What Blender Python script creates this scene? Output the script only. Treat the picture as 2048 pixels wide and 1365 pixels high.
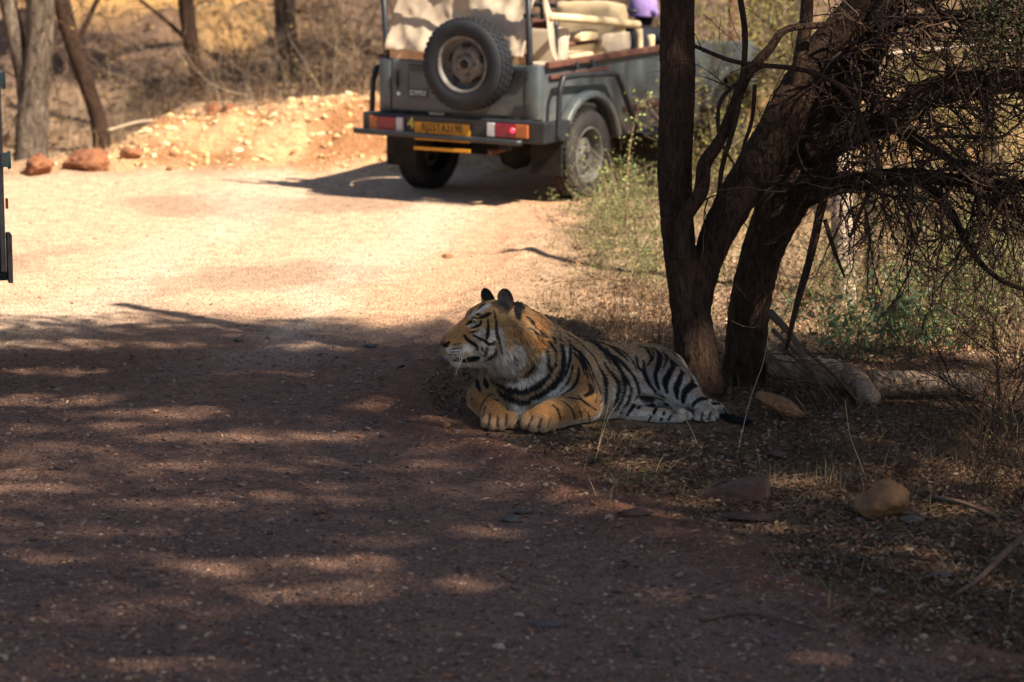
import bpy, bmesh, math, random, os
import numpy as np
from mathutils import Vector, Matrix

for _o in list(bpy.data.objects):
    bpy.data.objects.remove(_o)
SC = bpy.context.scene
COL = SC.collection
PI = math.pi
RNG = np.random.default_rng(7)
random.seed(7)

# ---------------------------------------------------------------- camera
FPX, CAMZ, PITCH = 6300.0, 3.1, math.atan(1119.5 / 6300.0)
cam_data = bpy.data.cameras.new('camera')
cam = bpy.data.objects.new('camera', cam_data)
COL.objects.link(cam)
cam.location = (0, 0, CAMZ)
cam.rotation_euler = (PI / 2 - PITCH, 0, 0)
cam_data.sensor_width = 36.0
cam_data.lens = FPX / 2048 * 36.0
cam_data.clip_start = 0.5
cam_data.clip_end = 900
cam_data.dof.use_dof = True
cam_data.dof.focus_distance = 15.35
cam_data.dof.aperture_fstop = 2.7
SC.camera = cam

# ---------------------------------------------------------------- sky and sun
SUN_DIR = Vector((0.58, -0.47, 0.80)).normalized()      # towards the sun
world = bpy.data.worlds.new('World')
SC.world = world
world.use_nodes = True
wn = world.node_tree.nodes
sky = wn.new('ShaderNodeTexSky')
sky.sky_type = 'NISHITA'
sky.sun_disc = False
sky.sun_elevation = math.asin(SUN_DIR.z)
sky.sun_rotation = math.atan2(SUN_DIR.x, SUN_DIR.y)
sky.air_density = 1.0
sky.dust_density = 0.8
world.node_tree.links.new(sky.outputs[0], wn['Background'].inputs[0])
wn['Background'].inputs[1].default_value = 0.05
sun_data = bpy.data.lights.new('sun', 'SUN')
sun_data.energy = 5.0
sun_data.angle = math.radians(0.75)
sun_data.color = (1.0, 0.90, 0.74)
sun = bpy.data.objects.new('sun', sun_data)
COL.objects.link(sun)
sun.rotation_euler = SUN_DIR.to_track_quat('Z', 'Y').to_euler()
SC.view_settings.view_transform = 'Standard'
SC.view_settings.look = 'None'
SC.view_settings.gamma = 1.0
SC.view_settings.use_curve_mapping = False
SC.view_settings.exposure = 1.46
SC.cycles.max_bounces = 5
SC.cycles.diffuse_bounces = 2
SC.cycles.glossy_bounces = 2
SC.cycles.transparent_max_bounces = 6
SC.cycles.use_denoising = True

# ---------------------------------------------------------------- helpers
_cp, _sp = math.cos(PITCH), math.sin(PITCH)
def at(u, v, Y):
    """point of the place at depth Y that the photograph shows at pixel u, v"""
    x = (u - 1024) / FPX
    y = -(v - 682.5) / FPX
    fy = _cp + y * _sp
    fz = -_sp + y * _cp
    t = Y / fy
    return Vector((x * t, Y, CAMZ + fz * t))
def atg(u, v, z=0.0):
    """point at height z seen at pixel u, v"""
    x = (u - 1024) / FPX
    y = -(v - 682.5) / FPX
    fz = -_sp + y * _cp
    t = (z - CAMZ) / fz
    return Vector((x * t, (_cp + y * _sp) * t, z))
def to_px(p):
    x, y, z = p[0], p[1], p[2] - CAMZ
    f = y * _cp - z * _sp
    return 1024 + FPX * x / f, 682.5 - FPX * (y * _sp + z * _cp) / f

def _hash(ix, iy, iz, seed):
    h = (ix.astype(np.int64) * 374761393 + iy.astype(np.int64) * 668265263 + iz.astype(np.int64) * 2147483647 + seed * 1274126177) & 0x7fffffff
    h = ((h ^ (h >> 13)) * 1274126177) & 0x7fffffff
    h = h ^ (h >> 16)
    return (h & 0xffff) / 65535.0
def vnoise(p, seed=0):
    """value noise in 0..1 at points p (n,3)"""
    p = np.asarray(p, float)
    i = np.floor(p).astype(np.int64)
    f = p - i
    f = f * f * (3 - 2 * f)
    r = np.zeros(len(p))
    for dx in (0, 1):
        wx = f[:, 0] if dx else 1 - f[:, 0]
        for dy in (0, 1):
            wy = f[:, 1] if dy else 1 - f[:, 1]
            for dz in (0, 1):
                wz = f[:, 2] if dz else 1 - f[:, 2]
                r += wx * wy * wz * _hash(i[:, 0] + dx, i[:, 1] + dy, i[:, 2] + dz, seed)
    return r
def fbm(p, octaves=4, seed=0):
    p = np.asarray(p, float)
    r = np.zeros(len(p)); a = 0.5; s = 0
    for k in range(octaves):
        r += a * vnoise(p * 2 ** k, seed + k); s += a; a *= 0.5
    return r / s
def smooth(a, b, x):
    t = np.clip((x - a) / (b - a), 0, 1)
    return t * t * (3 - 2 * t)

def mesh_np(name, V, F, mat=None, parent=None, smooth_shade=True, colors=None, link=True):
    """one mesh object from numpy vertices and equal-sided (or list of) faces"""
    me = bpy.data.meshes.new(name)
    V = np.asarray(V, np.float32)
    if isinstance(F, np.ndarray):
        n, k = F.shape
        me.vertices.add(len(V)); me.vertices.foreach_set('co', V.ravel())
        me.loops.add(n * k); me.loops.foreach_set('vertex_index', F.astype(np.int32).ravel())
        me.polygons.add(n)
        me.polygons.foreach_set('loop_start', np.arange(0, n * k, k, dtype=np.int32))
        me.polygons.foreach_set('use_smooth', np.full(n, smooth_shade))
        me.update(calc_edges=True)
    else:
        me.from_pydata([tuple(map(float, v)) for v in V], [], [tuple(map(int, f)) for f in F])
        me.polygons.foreach_set('use_smooth', [smooth_shade] * len(me.polygons))
    if colors is not None:
        ca = me.color_attributes.new('Col', 'FLOAT_COLOR', 'POINT')
        c = np.ones((len(V), 4), np.float32); c[:, :3] = colors
        ca.data.foreach_set('color', c.ravel())
    o = bpy.data.objects.new(name, me)
    if link: COL.objects.link(o)
    if mat: me.materials.append(mat)
    if parent is not None: o.parent = parent
    return o

def tag(o, label=None, cat=None, group=None, kind=None):
    if label: o['label'] = label
    if cat: o['category'] = cat
    if group: o['group'] = group
    if kind: o['kind'] = kind
    return o
def empty(name, loc=(0, 0, 0), rz=0.0):
    o = bpy.data.objects.new(name, None)
    COL.objects.link(o)
    o.location = loc; o.rotation_euler = (0, 0, rz)
    o.empty_display_size = 0.1
    return o
def copy_tree(o, parent=None):
    c = o.copy(); COL.objects.link(c); c.parent = parent
    for ch in list(o.children): copy_tree(ch, c)
    return c

class MB:
    """collects shapes that become ONE mesh"""
    def __init__(s): s.v = []; s.f = []
    def add(s, V, F):
        b = len(s.v); s.v += [tuple(map(float, p)) for p in V]
        s.f += [tuple(i + b for i in f) for f in F]
        return s
    def box(s, x0, x1, y0, y1, z0, z1):
        V = [(x, y, z) for x in (x0, x1) for y in (y0, y1) for z in (z0, z1)]
        return s.add(V, [(0, 1, 3, 2), (4, 6, 7, 5), (0, 4, 5, 1), (2, 3, 7, 6), (0, 2, 6, 4), (1, 5, 7, 3)])
    def prism(s, pts, axis, a0, a1):
        """polygon (list of 2D) swept along axis 0, 1 or 2"""
        n = len(pts); V = []
        for a in (a0, a1):
            for p in pts:
                q = list(p); q.insert(axis, a); V.append(q)
        F = [tuple(range(n)), tuple(range(2 * n - 1, n - 1, -1))]
        F += [(i, i + n, (i + 1) % n + n, (i + 1) % n) for i in range(n)]
        return s.add(V, F)
    def tube(s, pts, r, seg=8, caps=True):
        V, F = tube_np(pts, r, seg, caps)
        return s.add(V, F)
    def lathe(s, prof, seg=32, axis=0, center=(0, 0, 0)):
        """profile of (along axis, radius) turned round an axis"""
        n = len(prof); V = []; F = []
        for j in range(seg):
            a = 2 * PI * j / seg
            for (h, r) in prof:
                c = [r * math.cos(a), r * math.sin(a)]; c.insert(axis, h)
                V.append([c[i] + center[i] for i in range(3)])
        for j in range(seg):
            for i in range(n - 1):
                F.append((j * n + i, j * n + i + 1, ((j + 1) % seg) * n + i + 1, ((j + 1) % seg) * n + i))
        return s.add(V, F)
    def build(s, name, mat, parent=None, bevel=0.0, smooth_shade=False, loc=None):
        me = bpy.data.meshes.new(name)
        me.from_pydata(s.v, [], s.f)
        bm = bmesh.new(); bm.from_mesh(me)
        if bevel:
            bmesh.ops.remove_doubles(bm, verts=bm.verts, dist=1e-6)
        bmesh.ops.recalc_face_normals(bm, faces=bm.faces)
        bm.to_mesh(me); bm.free()
        me.materials.append(mat)
        o = bpy.data.objects.new(name, me); COL.objects.link(o)
        if parent is not None: o.parent = parent
        if loc is not None: o.location = loc
        if smooth_shade: me.polygons.foreach_set('use_smooth', [True] * len(me.polygons))
        if bevel:
            m = o.modifiers.new('b', 'BEVEL'); m.width = bevel; m.segments = 2; m.limit_method = 'ANGLE'
        return o

def spline(pts, step=0.05, radii=None):
    """Catmull-Rom through pts, resampled about every step metres"""
    P = np.array([tuple(p) for p in pts], float)
    R = None if radii is None else np.array(radii, float)
    E = np.vstack([2 * P[0] - P[1], P, 2 * P[-1] - P[-2]])
    out = []; ro = []
    for i in range(len(P) - 1):
        p0, p1, p2, p3 = E[i:i + 4]
        n = max(1, int(np.linalg.norm(p2 - p1) / step))
        for k in range(n):
            t = k / n
            out.append(0.5 * ((2 * p1) + (-p0 + p2) * t + (2 * p0 - 5 * p1 + 4 * p2 - p3) * t * t + (-p0 + 3 * p1 - 3 * p2 + p3) * t ** 3))
            if R is not None: ro.append(R[i] * (1 - t) + R[i + 1] * t)
    out.append(P[-1])
    if R is None: return np.array(out)
    ro.append(R[-1])
    return np.array(out), np.array(ro)

def frames(P):
    T = np.gradient(P, axis=0); T /= np.linalg.norm(T, axis=1)[:, None] + 1e-9
    N = np.zeros_like(P)
    n = np.cross(T[0], (0, 0, 1.0))
    if np.linalg.norm(n) < 0.1: n = np.cross(T[0], (0, 1.0, 0))
    n /= np.linalg.norm(n)
    for i in range(len(P)):
        n = n - T[i] * np.dot(n, T[i]); n /= np.linalg.norm(n) + 1e-9
        N[i] = n
    return T, N, np.cross(T, N)

def tube_np(pts, r, seg=8, caps=True, flat=None):
    P = np.array([tuple(p) for p in pts], float)
    r = np.full(len(P), r, float) if np.isscalar(r) else np.array(r, float)
    T, N, B = frames(P)
    a = np.arange(seg) * 2 * PI / seg
    V = (P[:, None] + r[:, None, None] * (np.cos(a)[None, :, None] * N[:, None] + np.sin(a)[None, :, None] * B[:, None])).reshape(-1, 3)
    n = len(P)
    i = np.arange(n - 1)[:, None] * seg; j = np.arange(seg)[None]
    k = (j + 1) % seg
    F = np.stack([i + j, i + k, i + seg + k, i + seg + j], -1).reshape(-1, 4)
    F = [tuple(f) for f in F.tolist()]
    if caps:
        F.append(tuple(range(seg - 1, -1, -1))); F.append(tuple(range((n - 1) * seg, n * seg)))
    return V, F

class Tubes:
    """many thin tubes gathered fast into one mesh (quads)"""
    def __init__(s, seg=4): s.V = []; s.F = []; s.n = 0; s.seg = seg; s.C = []
    def add(s, P, r, color=None):
        P = np.asarray(P, float); n = len(P); seg = s.seg
        r = np.full(n, r, float) if np.isscalar(r) else np.asarray(r, float)
        T, N, B = frames(P)
        a = np.arange(seg) * 2 * PI / seg
        V = (P[:, None] + r[:, None, None] * (np.cos(a)[None, :, None] * N[:, None] + np.sin(a)[None, :, None] * B[:, None])).reshape(-1, 3)
        i = np.arange(n - 1)[:, None] * seg; j = np.arange(seg)[None]; k = (j + 1) % seg
        s.F.append(np.stack([i + j, i + k, i + seg + k, i + seg + j], -1).reshape(-1, 4) + s.n)
        s.V.append(V); s.n += len(V)
        if color is not None: s.C.append(np.tile(color, (len(V), 1)))
    def build(s, name, mat, parent=None):
        return mesh_np(name, np.vstack(s.V), np.vstack(s.F), mat, parent, True, np.vstack(s.C) if s.C else None)

# ---------------------------------------------------------------- materials
MATS = {}
def new_mat(name, rough=0.8, spec=0.3):
    m = bpy.data.materials.new(name); m.use_nodes = True
    nt = m.node_tree; b = nt.nodes['Principled BSDF']
    b.inputs['Roughness'].default_value = rough
    b.inputs['Specular IOR Level'].default_value = spec
    MATS[name] = m
    return m, nt, b
def noise_node(nt, scale, detail=4, rough=0.6, vec=None, coord='Object'):
    n = nt.nodes.new('ShaderNodeTexNoise')
    n.inputs['Scale'].default_value = scale
    n.inputs['Detail'].default_value = detail
    n.inputs['Roughness'].default_value = rough
    if vec is None:
        tc = nt.nodes.new('ShaderNodeTexCoord'); vec = tc.outputs[coord]
    nt.links.new(vec, n.inputs['Vector'])
    return n
def ramp_node(nt, fac, stops):
    r = nt.nodes.new('ShaderNodeValToRGB')
    el = r.color_ramp.elements
    while len(el) < len(stops): el.new(0.5)
    for e, (p, c) in zip(el, stops):
        e.position = p; e.color = (*c, 1) if len(c) == 3 else c
    nt.links.new(fac, r.inputs[0])
    return r
def mix_node(nt, a, b, fac, mode='MIX'):
    m = nt.nodes.new('ShaderNodeMix'); m.data_type = 'RGBA'; m.blend_type = mode
    for sock, val in ((m.inputs[0], fac), (m.inputs[6], a), (m.inputs[7], b)):
        if isinstance(val, bpy.types.NodeSocket): nt.links.new(val, sock)
        elif isinstance(val, (int, float)): sock.default_value = val
        else: sock.default_value = (*val, 1)
    return m.outputs[2]
def bump_node(nt, b, height, strength=0.5, dist=0.01):
    bp = nt.nodes.new('ShaderNodeBump')
    bp.inputs['Strength'].default_value = strength
    bp.inputs['Distance'].default_value = dist
    nt.links.new(height, bp.inputs['Height'])
    nt.links.new(bp.outputs[0], b.inputs['Normal'])
    return bp
def simple_mat(name, c1, c2=None, scale=8, rough=0.8, spec=0.3, bump=0.0, bdist=0.01, metal=0.0, detail=5):
    """colour that drifts between two tones with noise, optional fine relief"""
    m, nt, b = new_mat(name, rough, spec)
    b.inputs['Metallic'].default_value = metal
    n = noise_node(nt, scale, detail)
    if c2 is None: c2 = tuple(x * 0.75 for x in c1)
    r = ramp_node(nt, n.outputs[0], [(0.32, c2), (0.68, c1)])
    nt.links.new(r.outputs[0], b.inputs['Base Color'])
    if bump: bump_node(nt, b, n.outputs[0], bump, bdist)
    return m
def attr_mat(name, rough=0.8, spec=0.2, var=0.25, scale=20, trans=0.0, bump=0.0):
    """colour from the mesh's own colour attribute, varied by noise"""
    m, nt, b = new_mat(name, rough, spec)
    a = nt.nodes.new('ShaderNodeVertexColor'); a.layer_name = 'Col'
    n = noise_node(nt, scale, 4)
    r = ramp_node(nt, n.outputs[0], [(0.3, (1 - var,) * 3), (0.7, (1 + var * 0.4,) * 3)])
    c = mix_node(nt, a.outputs[0], r.outputs[0], 1.0, 'MULTIPLY')
    nt.links.new(c, b.inputs['Base Color'])
    if bump: bump_node(nt, b, n.outputs[0], bump, 0.01)
    if trans:
        t = nt.nodes.new('ShaderNodeBsdfTranslucent'); nt.links.new(c, t.inputs[0])
        mx = nt.nodes.new('ShaderNodeMixShader'); mx.inputs[0].default_value = trans
        nt.links.new(b.outputs[0], mx.inputs[1]); nt.links.new(t.outputs[0], mx.inputs[2])
        nt.links.new(mx.outputs[0], nt.nodes['Material Output'].inputs[0])
    return m
# ================================================================ GROUND
# right-hand edge of the track, from the foreground to beyond the jeep (x at given y)
_edge = [atg(u, v) for u, v in ((2040, 1365), (1640, 1230), (1340, 1080), (1130, 970), (980, 900), (880, 850), (850, 790), (860, 730), (960, 660), (1040, 590), (1100, 520), (1150, 450), (1180, 400))]
_ey = np.array([4] + [p.y for p in _edge] + [40.0]); _ex = np.array([3.0] + [p.x for p in _edge] + [1.6])
def edge_x(y): return np.interp(y, _ey, _ex)
def ground_masks(x, y):
    p = np.stack([x, y, np.zeros_like(x)], -1)
    n1 = fbm(p * 1.3, 4, 1) - .5; n2 = fbm(p * 5.0, 3, 2) - .5
    e = x - edge_x(y) + n1 * .5 + n2 * .18
    road = smooth(.10, -.22, e) * smooth(26.6, 25.2, y + n1 * .8 + smooth(-3.2, -4.2, x) * 1.0)
    berm = smooth(25.0, 25.8, y + n1 * .9) * smooth(30.5, 29.0, y + n1) * smooth(-4.3, -2.9, x + n1 * 1.2) * smooth(6, 3, x)
    return road, berm, n1, n2, e
def terrain(x, y):
    x = np.asarray(x, float); y = np.asarray(y, float)
    sh = x.shape; x = x.ravel(); y = y.ravel()
    road, berm, n1, n2, e = ground_masks(x, y)
    p = np.stack([x, y, np.zeros_like(x)], -1)
    z = np.zeros_like(x)
    z += n1 * .035 * road + n2 * .012
    # wheel ruts along the track and a low shoulder at its edge
    z += (.045 + .05 * n2) * np.exp(-((e + .04) / .20) ** 2) * smooth(.1, .5, np.abs(x - .1) + np.abs(y - 15) * .5) - .02 * smooth(.0, .5, e) * smooth(20, 16, y)
    z += (1 - road) * (n1 * .07 + n2 * .03) * smooth(2.5, 5, np.abs(x - .6) + np.abs(y - 15.3) * 1.2 + smooth(.5, 2, e) * 3)
    # rubble bank behind the track
    H = (.10 + .36 * smooth(-3.6, -.4, x)) * smooth(-4.6, -3.6, x) * smooth(6, 3, x)
    z += H * smooth(24.9, 27.4, y + n1 * .7) * (1 - .7 * smooth(27.4, 29.5, y)) + berm * (fbm(p * 3.2, 3, 6) - .5) * .22
    z -= .35 * smooth(-3.0, -3.9, x) * smooth(25.6, 28, y) * smooth(36, 31, y)
    # slope behind the trees
    z += np.where(y > 32, (y - 32) * .085, 0) + np.where(y > 55, (y - 55) * .30, 0)
    z += smooth(31, 36, y) * n1 * .9
    # the ground falls away behind the thicket
    z -= .06 * np.clip(x - 1.6, 0, 12) * smooth(12.5, 15, y) * smooth(24, 20, y)
    # level where the tiger lies and where the wheels stand
    lay = np.exp(-(((x - .45) / .95) ** 4 + ((y - 15.35) / .62) ** 4)); z *= 1 - lay
    jeepy = np.exp(-(((x - .6) / 2.2) ** 4 + ((y - 24.6) / 1.5) ** 4)); z *= 1 - .95 * jeepy
    return z.reshape(sh)
def tz(x, y): return float(terrain(np.array([x]), np.array([y]))[0])

def axis_lines(lo, hi, d0, d1, fine, grow):
    a = list(np.arange(lo, hi, fine))
    s = fine; v = a[-1]
    while v < d1: s = min(s * grow, 8); v += s; a.append(v)
    s = fine; v = lo; b = []
    while v > d0: s = min(s * grow, 8); v -= s; b.append(v)
    return np.array(b[::-1] + a)
gx = axis_lines(-3.6, 3.6, -90, 90, .034, 1.12)
gy = axis_lines(10.2, 19.5, -25, 190, .034, 1.028)
GX, GY = np.meshgrid(gx, gy)
X, Y = GX.ravel(), GY.ravel()
Z = terrain(X, Y)
road_m, berm_m, n1, n2, _e = ground_masks(X, Y)
P3 = np.stack([X, Y, Z], -1)
grit = fbm(P3 * 14, 3, 11)
Z += (grit - .5) * .022 * smooth(25, 14, Y) * np.exp(-((X - .45) / 1.1) ** 8 * 0)
def lerp3(a, b, f): return a * (1 - f[:, None]) + np.array(b) * f[:, None]
C = np.tile((.150, .086, .052), (len(X), 1))                      # soil under litter
C = lerp3(C, (.20, .13, .075), smooth(.45, .65, fbm(P3 * 2.2, 3, 12)))
C = lerp3(C, (.44, .30, .19), smooth(16.6, 19, Y + n1 * 2) * .8)   # paler earth further back
C = lerp3(C, (.17, .108, .082), smooth(31, 35, Y))                # leaf-strewn slope
C = lerp3(C, (.50, .30, .11), smooth(33, 36, Y) * smooth(-2.0, -3.5, X) * smooth(.50, .60, fbm(P3 * .22 * np.array([.5, 1.4, 1]), 3, 13)))     # straw-coloured clearings, with sunny patches put into the colour
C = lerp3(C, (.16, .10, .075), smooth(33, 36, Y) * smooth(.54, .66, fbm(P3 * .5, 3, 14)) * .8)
road_c = lerp3(np.tile((.262, .152, .108), (len(X), 1)), (.66, .455, .305), smooth(16.5, 19, Y + n1 * 2.5) * .95)  # near shade and far sunlight on the track put into its colour
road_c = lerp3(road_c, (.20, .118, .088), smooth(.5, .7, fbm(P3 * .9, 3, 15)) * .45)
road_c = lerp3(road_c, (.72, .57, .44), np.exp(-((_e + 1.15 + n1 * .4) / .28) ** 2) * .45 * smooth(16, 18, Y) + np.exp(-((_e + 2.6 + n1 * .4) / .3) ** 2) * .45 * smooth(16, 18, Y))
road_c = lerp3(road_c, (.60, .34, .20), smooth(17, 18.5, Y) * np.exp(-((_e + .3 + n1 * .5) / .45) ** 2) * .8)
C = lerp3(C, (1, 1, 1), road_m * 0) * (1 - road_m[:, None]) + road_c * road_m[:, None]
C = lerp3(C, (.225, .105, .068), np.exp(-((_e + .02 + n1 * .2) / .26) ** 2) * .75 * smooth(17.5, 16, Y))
C = lerp3(C, (.62, .38, .20), berm_m)
C = lerp3(C, (.33, .135, .055), berm_m * smooth(.5, .62, fbm(P3 * 1.6, 3, 16)) * .8)
nxl, nyl = len(gx), len(gy)
i = np.arange(nyl - 1)[:, None] * nxl; j = np.arange(nxl - 1)[None]
F = np.stack([i + j, i + j + 1, i + nxl + j + 1, i + nxl + j], -1).reshape(-1, 4)

m_ground, nt, b = new_mat('ground_soil', .95, .08)
vc = nt.nodes.new('ShaderNodeVertexColor'); vc.layer_name = 'Col'
n_f = noise_node(nt, 55, 5, .7); n_m = noise_node(nt, 9, 4, .65)
r1 = ramp_node(nt, n_f.outputs[0], [(.30, (.55, .53, .52)), (.50, (.95, .95, .95)), (.72, (1.30, 1.26, 1.20))])
c1 = mix_node(nt, vc.outputs[0], r1.outputs[0], 1.0, 'MULTIPLY')
r2 = ramp_node(nt, n_m.outputs[0], [(.30, (.74, .72, .72)), (.65, (1.10, 1.10, 1.10))])
c2 = mix_node(nt, c1, r2.outputs[0], 1.0, 'MULTIPLY')
vo = nt.nodes.new('ShaderNodeTexVoronoi'); vo.inputs['Scale'].default_value = 70
tcg = nt.nodes.new('ShaderNodeTexCoord'); nt.links.new(tcg.outputs['Object'], vo.inputs['Vector'])
r3 = ramp_node(nt, vo.outputs['Color'], [(.10, (.62, .60, .62)), (.5, (1, 1, 1)), (.95, (1.25, 1.18, 1.1))])
c3 = mix_node(nt, c2, r3.outputs[0], .75, 'MULTIPLY')
nt.links.new(c3, b.inputs['Base Color'])
hsum = nt.nodes.new('ShaderNodeMath'); hsum.operation = 'ADD'
nt.links.new(n_f.outputs[0], hsum.inputs[0]); nt.links.new(vo.outputs['Distance'], hsum.inputs[1])
bump_node(nt, b, hsum.outputs[0], .9, .016)
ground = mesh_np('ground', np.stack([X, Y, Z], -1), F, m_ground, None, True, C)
tag(ground, 'reddish dirt track with a litter-covered verge and a dry slope behind', None, None, 'structure')
_gz = Z.reshape(nyl, nxl)
def gz(x, y):
    """height of the ground sheet itself"""
    x = np.asarray(x, float); y = np.asarray(y, float)
    ix = np.clip(np.searchsorted(gx, x) - 1, 0, nxl - 2); iy = np.clip(np.searchsorted(gy, y) - 1, 0, nyl - 2)
    fx = (x - gx[ix]) / (gx[ix + 1] - gx[ix]); fy = (y - gy[iy]) / (gy[iy + 1] - gy[iy])
    return (_gz[iy, ix] * (1 - fx) + _gz[iy, ix + 1] * fx) * (1 - fy) + (_gz[iy + 1, ix] * (1 - fx) + _gz[iy + 1, ix + 1] * fx) * fy
def gz1(x, y): return float(gz(np.array([x]), np.array([y]))[0])
def on_ground(u, v):
    """ground point seen at a pixel"""
    z = 0.0
    for _ in range(8):
        p = atg(u, v, z); z = gz1(p.x, p.y)
    return Vector((p.x, p.y, z))

# ---------------------------------------------------------------- scattered small matter
def ico():
    t = (1 + 5 ** .5) / 2
    V = np.array([(-1, t, 0), (1, t, 0), (-1, -t, 0), (1, -t, 0), (0, -1, t), (0, 1, t), (0, -1, -t), (0, 1, -t), (t, 0, -1), (t, 0, 1), (-t, 0, -1), (-t, 0, 1)], float)
    V /= np.linalg.norm(V[0])
    F = np.array([(0, 11, 5), (0, 5, 1), (0, 1, 7), (0, 7, 10), (0, 10, 11), (1, 5, 9), (5, 11, 4), (11, 10, 2), (10, 7, 6), (7, 1, 8), (3, 9, 4), (3, 4, 2), (3, 2, 6), (3, 6, 8), (3, 8, 9), (4, 9, 5), (2, 4, 11), (6, 2, 10), (8, 6, 7), (9, 8, 1)])
    return V, F
IV, IF = ico()
def stones(name, x, y, size, cols, mat, flat=.55, parent=None, label=None, seed=0, sink=.25):
    rng = np.random.default_rng(seed)
    n = len(x)
    jit = 1 + rng.uniform(-.32, .32, (n, 12, 1))
    sc = np.stack([rng.uniform(.8, 1.5, n), rng.uniform(.6, 1.1, n), rng.uniform(flat * .5, flat * 1.3, n)], -1) * size[:, None]
    a = rng.uniform(0, 2 * PI, n)
    V = IV[None] * jit * sc[:, None]
    c, s = np.cos(a)[:, None], np.sin(a)[:, None]
    tl = rng.normal(0, .2, (n, 1))
    Vx = V[..., 0] * c - V[..., 1] * s; Vy = V[..., 0] * s + V[..., 1] * c; Vz = V[..., 2] + tl * V[..., 0]
    z = gz(x, y) + sc[:, 2] * (1 - 2 * sink) * .8
    V = np.stack([Vx + x[:, None], Vy + y[:, None], Vz + z[:, None]], -1).reshape(-1, 3)
    F = (IF[None] + (np.arange(n) * 12)[:, None, None]).reshape(-1, 3)
    o = mesh_np(name, V, F, mat, parent, False, np.repeat(cols, 12, 0))
    if label: tag(o, label, None, None, 'stuff')
    return o
def view_points(n, y0, y1, u0, u1, rng, bias=1.0):
    """ground points spread over the part of the ground between columns u0 and u1"""
    v0 = FPX * CAMZ / y1; v1 = FPX * CAMZ / y0
    y = FPX * CAMZ / (v0 + (v1 - v0) * rng.random(n) ** bias)
    u = rng.uniform(u0, u1, n)
    return (u - 1024) / FPX * y * 1.02, y
def pick(rng, n, pal, var=.25):
    p = np.array(pal); c = p[rng.integers(0, len(p), n)]
    return c * (1 + rng.uniform(-var, var, (n, 1)))
m_grit = attr_mat('gravel_stone', .9, .2, .3, 60)
_r = np.random.default_rng(21)
x, y = view_points(30000, 10.3, 25.5, -150, 2150, _r)
keep = _r.random(len(x)) < np.where(x < edge_x(y) + .1, 1, .35)
keep &= ~((np.abs(x - .45) < .75) & (np.abs(y - 15.3) < .38))
x, y = x[keep], y[keep]
sz = .0035 + .0095 * _r.random(len(x)) ** 2 + .012 * (_r.random(len(x)) > .98)
sz *= 1 - .35 * (y > 17)
cols = pick(_r, len(x), [(.30, .165, .11), (.20, .110, .08), (.14, .09, .078), (.36, .24, .16), (.10, .068, .058), (.24, .11, .065)])
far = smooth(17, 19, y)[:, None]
cols = cols * (1 - .5 * far) + np.array((.40, .27, .175)) * .5 * far  # far stones lightened to go with the sunlit tone painted on the track
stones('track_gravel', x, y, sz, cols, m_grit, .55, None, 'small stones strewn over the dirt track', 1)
# rubble on the bank
x = _r.uniform(-4.4, 4.5, 9000); y = _r.uniform(25.2, 29.6, 9000)
bm_ = ground_masks(x, y)[1]; k = _r.random(len(x)) < bm_ * .9 + .02
x, y = x[k], y[k]
sz = .006 + .030 * _r.random(len(x)) ** 7 + .007 * _r.random(len(x))
stones('bank_rubble', x, y, sz, pick(_r, len(x), [(.58, .38, .18), (.52, .31, .13), (.60, .43, .23), (.40, .22, .10), (.62, .48, .29)]), m_grit, .7, None, 'pale ochre rubble heaped on the bank behind the jeep', 2)

def leaf_cloud(name, pos, size, nor, cols, mat, parent=None, seed=0, aspect=.5, fold=.25, rngdir=None):
    """many small pointed leaves, each four corners folded on the midrib"""
    rng = np.random.default_rng(seed); n = len(pos)
    nor = nor / (np.linalg.norm(nor, axis=1)[:, None] + 1e-9)
    d = rng.normal(0, 1, (n, 3)) if rngdir is None else rngdir
    d = d - nor * (d * nor).sum(1)[:, None]; d /= np.linalg.norm(d, axis=1)[:, None] + 1e-9
    s = np.cross(nor, d)
    L = size[:, None]
    a = pos - d * L * .5; b_ = pos + s * L * aspect * .5 + nor * L * fold * .3; c_ = pos + d * L * .5 + nor * L * fold * rng.uniform(-.6, .6, (n, 1)); e = pos - s * L * aspect * .5 + nor * L * fold * .3
    V = np.stack([a, b_, c_, e], 1).reshape(-1, 3)
    k = np.arange(n)[:, None] * 4
    F = np.vstack([k + [0, 1, 2], k + [0, 2, 3]])
    return mesh_np(name, V, F, mat, parent, False, np.repeat(cols, 4, 0))
m_litter = attr_mat('dead_leaf', .8, .15, .3, 90, .15)
n = 62000
x, y = view_points(n, 10.3, 19.5, 860, 2250, _r)
e = x - edge_x(y)
dens = smooth(-.15, .55, e + (fbm(np.stack([x, y, x * 0], -1) * 2.2, 3, 31) - .5) * 1.4)
k = _r.random(n) < dens
k &= ~((np.abs(x - .47) < .66) & (np.abs(y - 15.36) < .33))
x, y = x[k], y[k]
size = _r.uniform(.012, .042, len(x))
nor = _r.normal(0, .55, (len(x), 3)); nor[:, 2] = 1
lit = leaf_cloud('leaf_litter', np.stack([x, y, gz(x, y) + .004 + size * .15], -1), size, nor,
    pick(_r, len(x), [(.19, .110, .062), (.25, .155, .085), (.10, .06, .04), (.28, .20, .14), (.075, .045, .034), (.20, .085, .045), (.13, .08, .05), (.11, .065, .04)], .3), m_litter, None, 5)
tag(lit, 'dead brown leaves scattered over the shaded verge', None, None, 'stuff')
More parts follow.
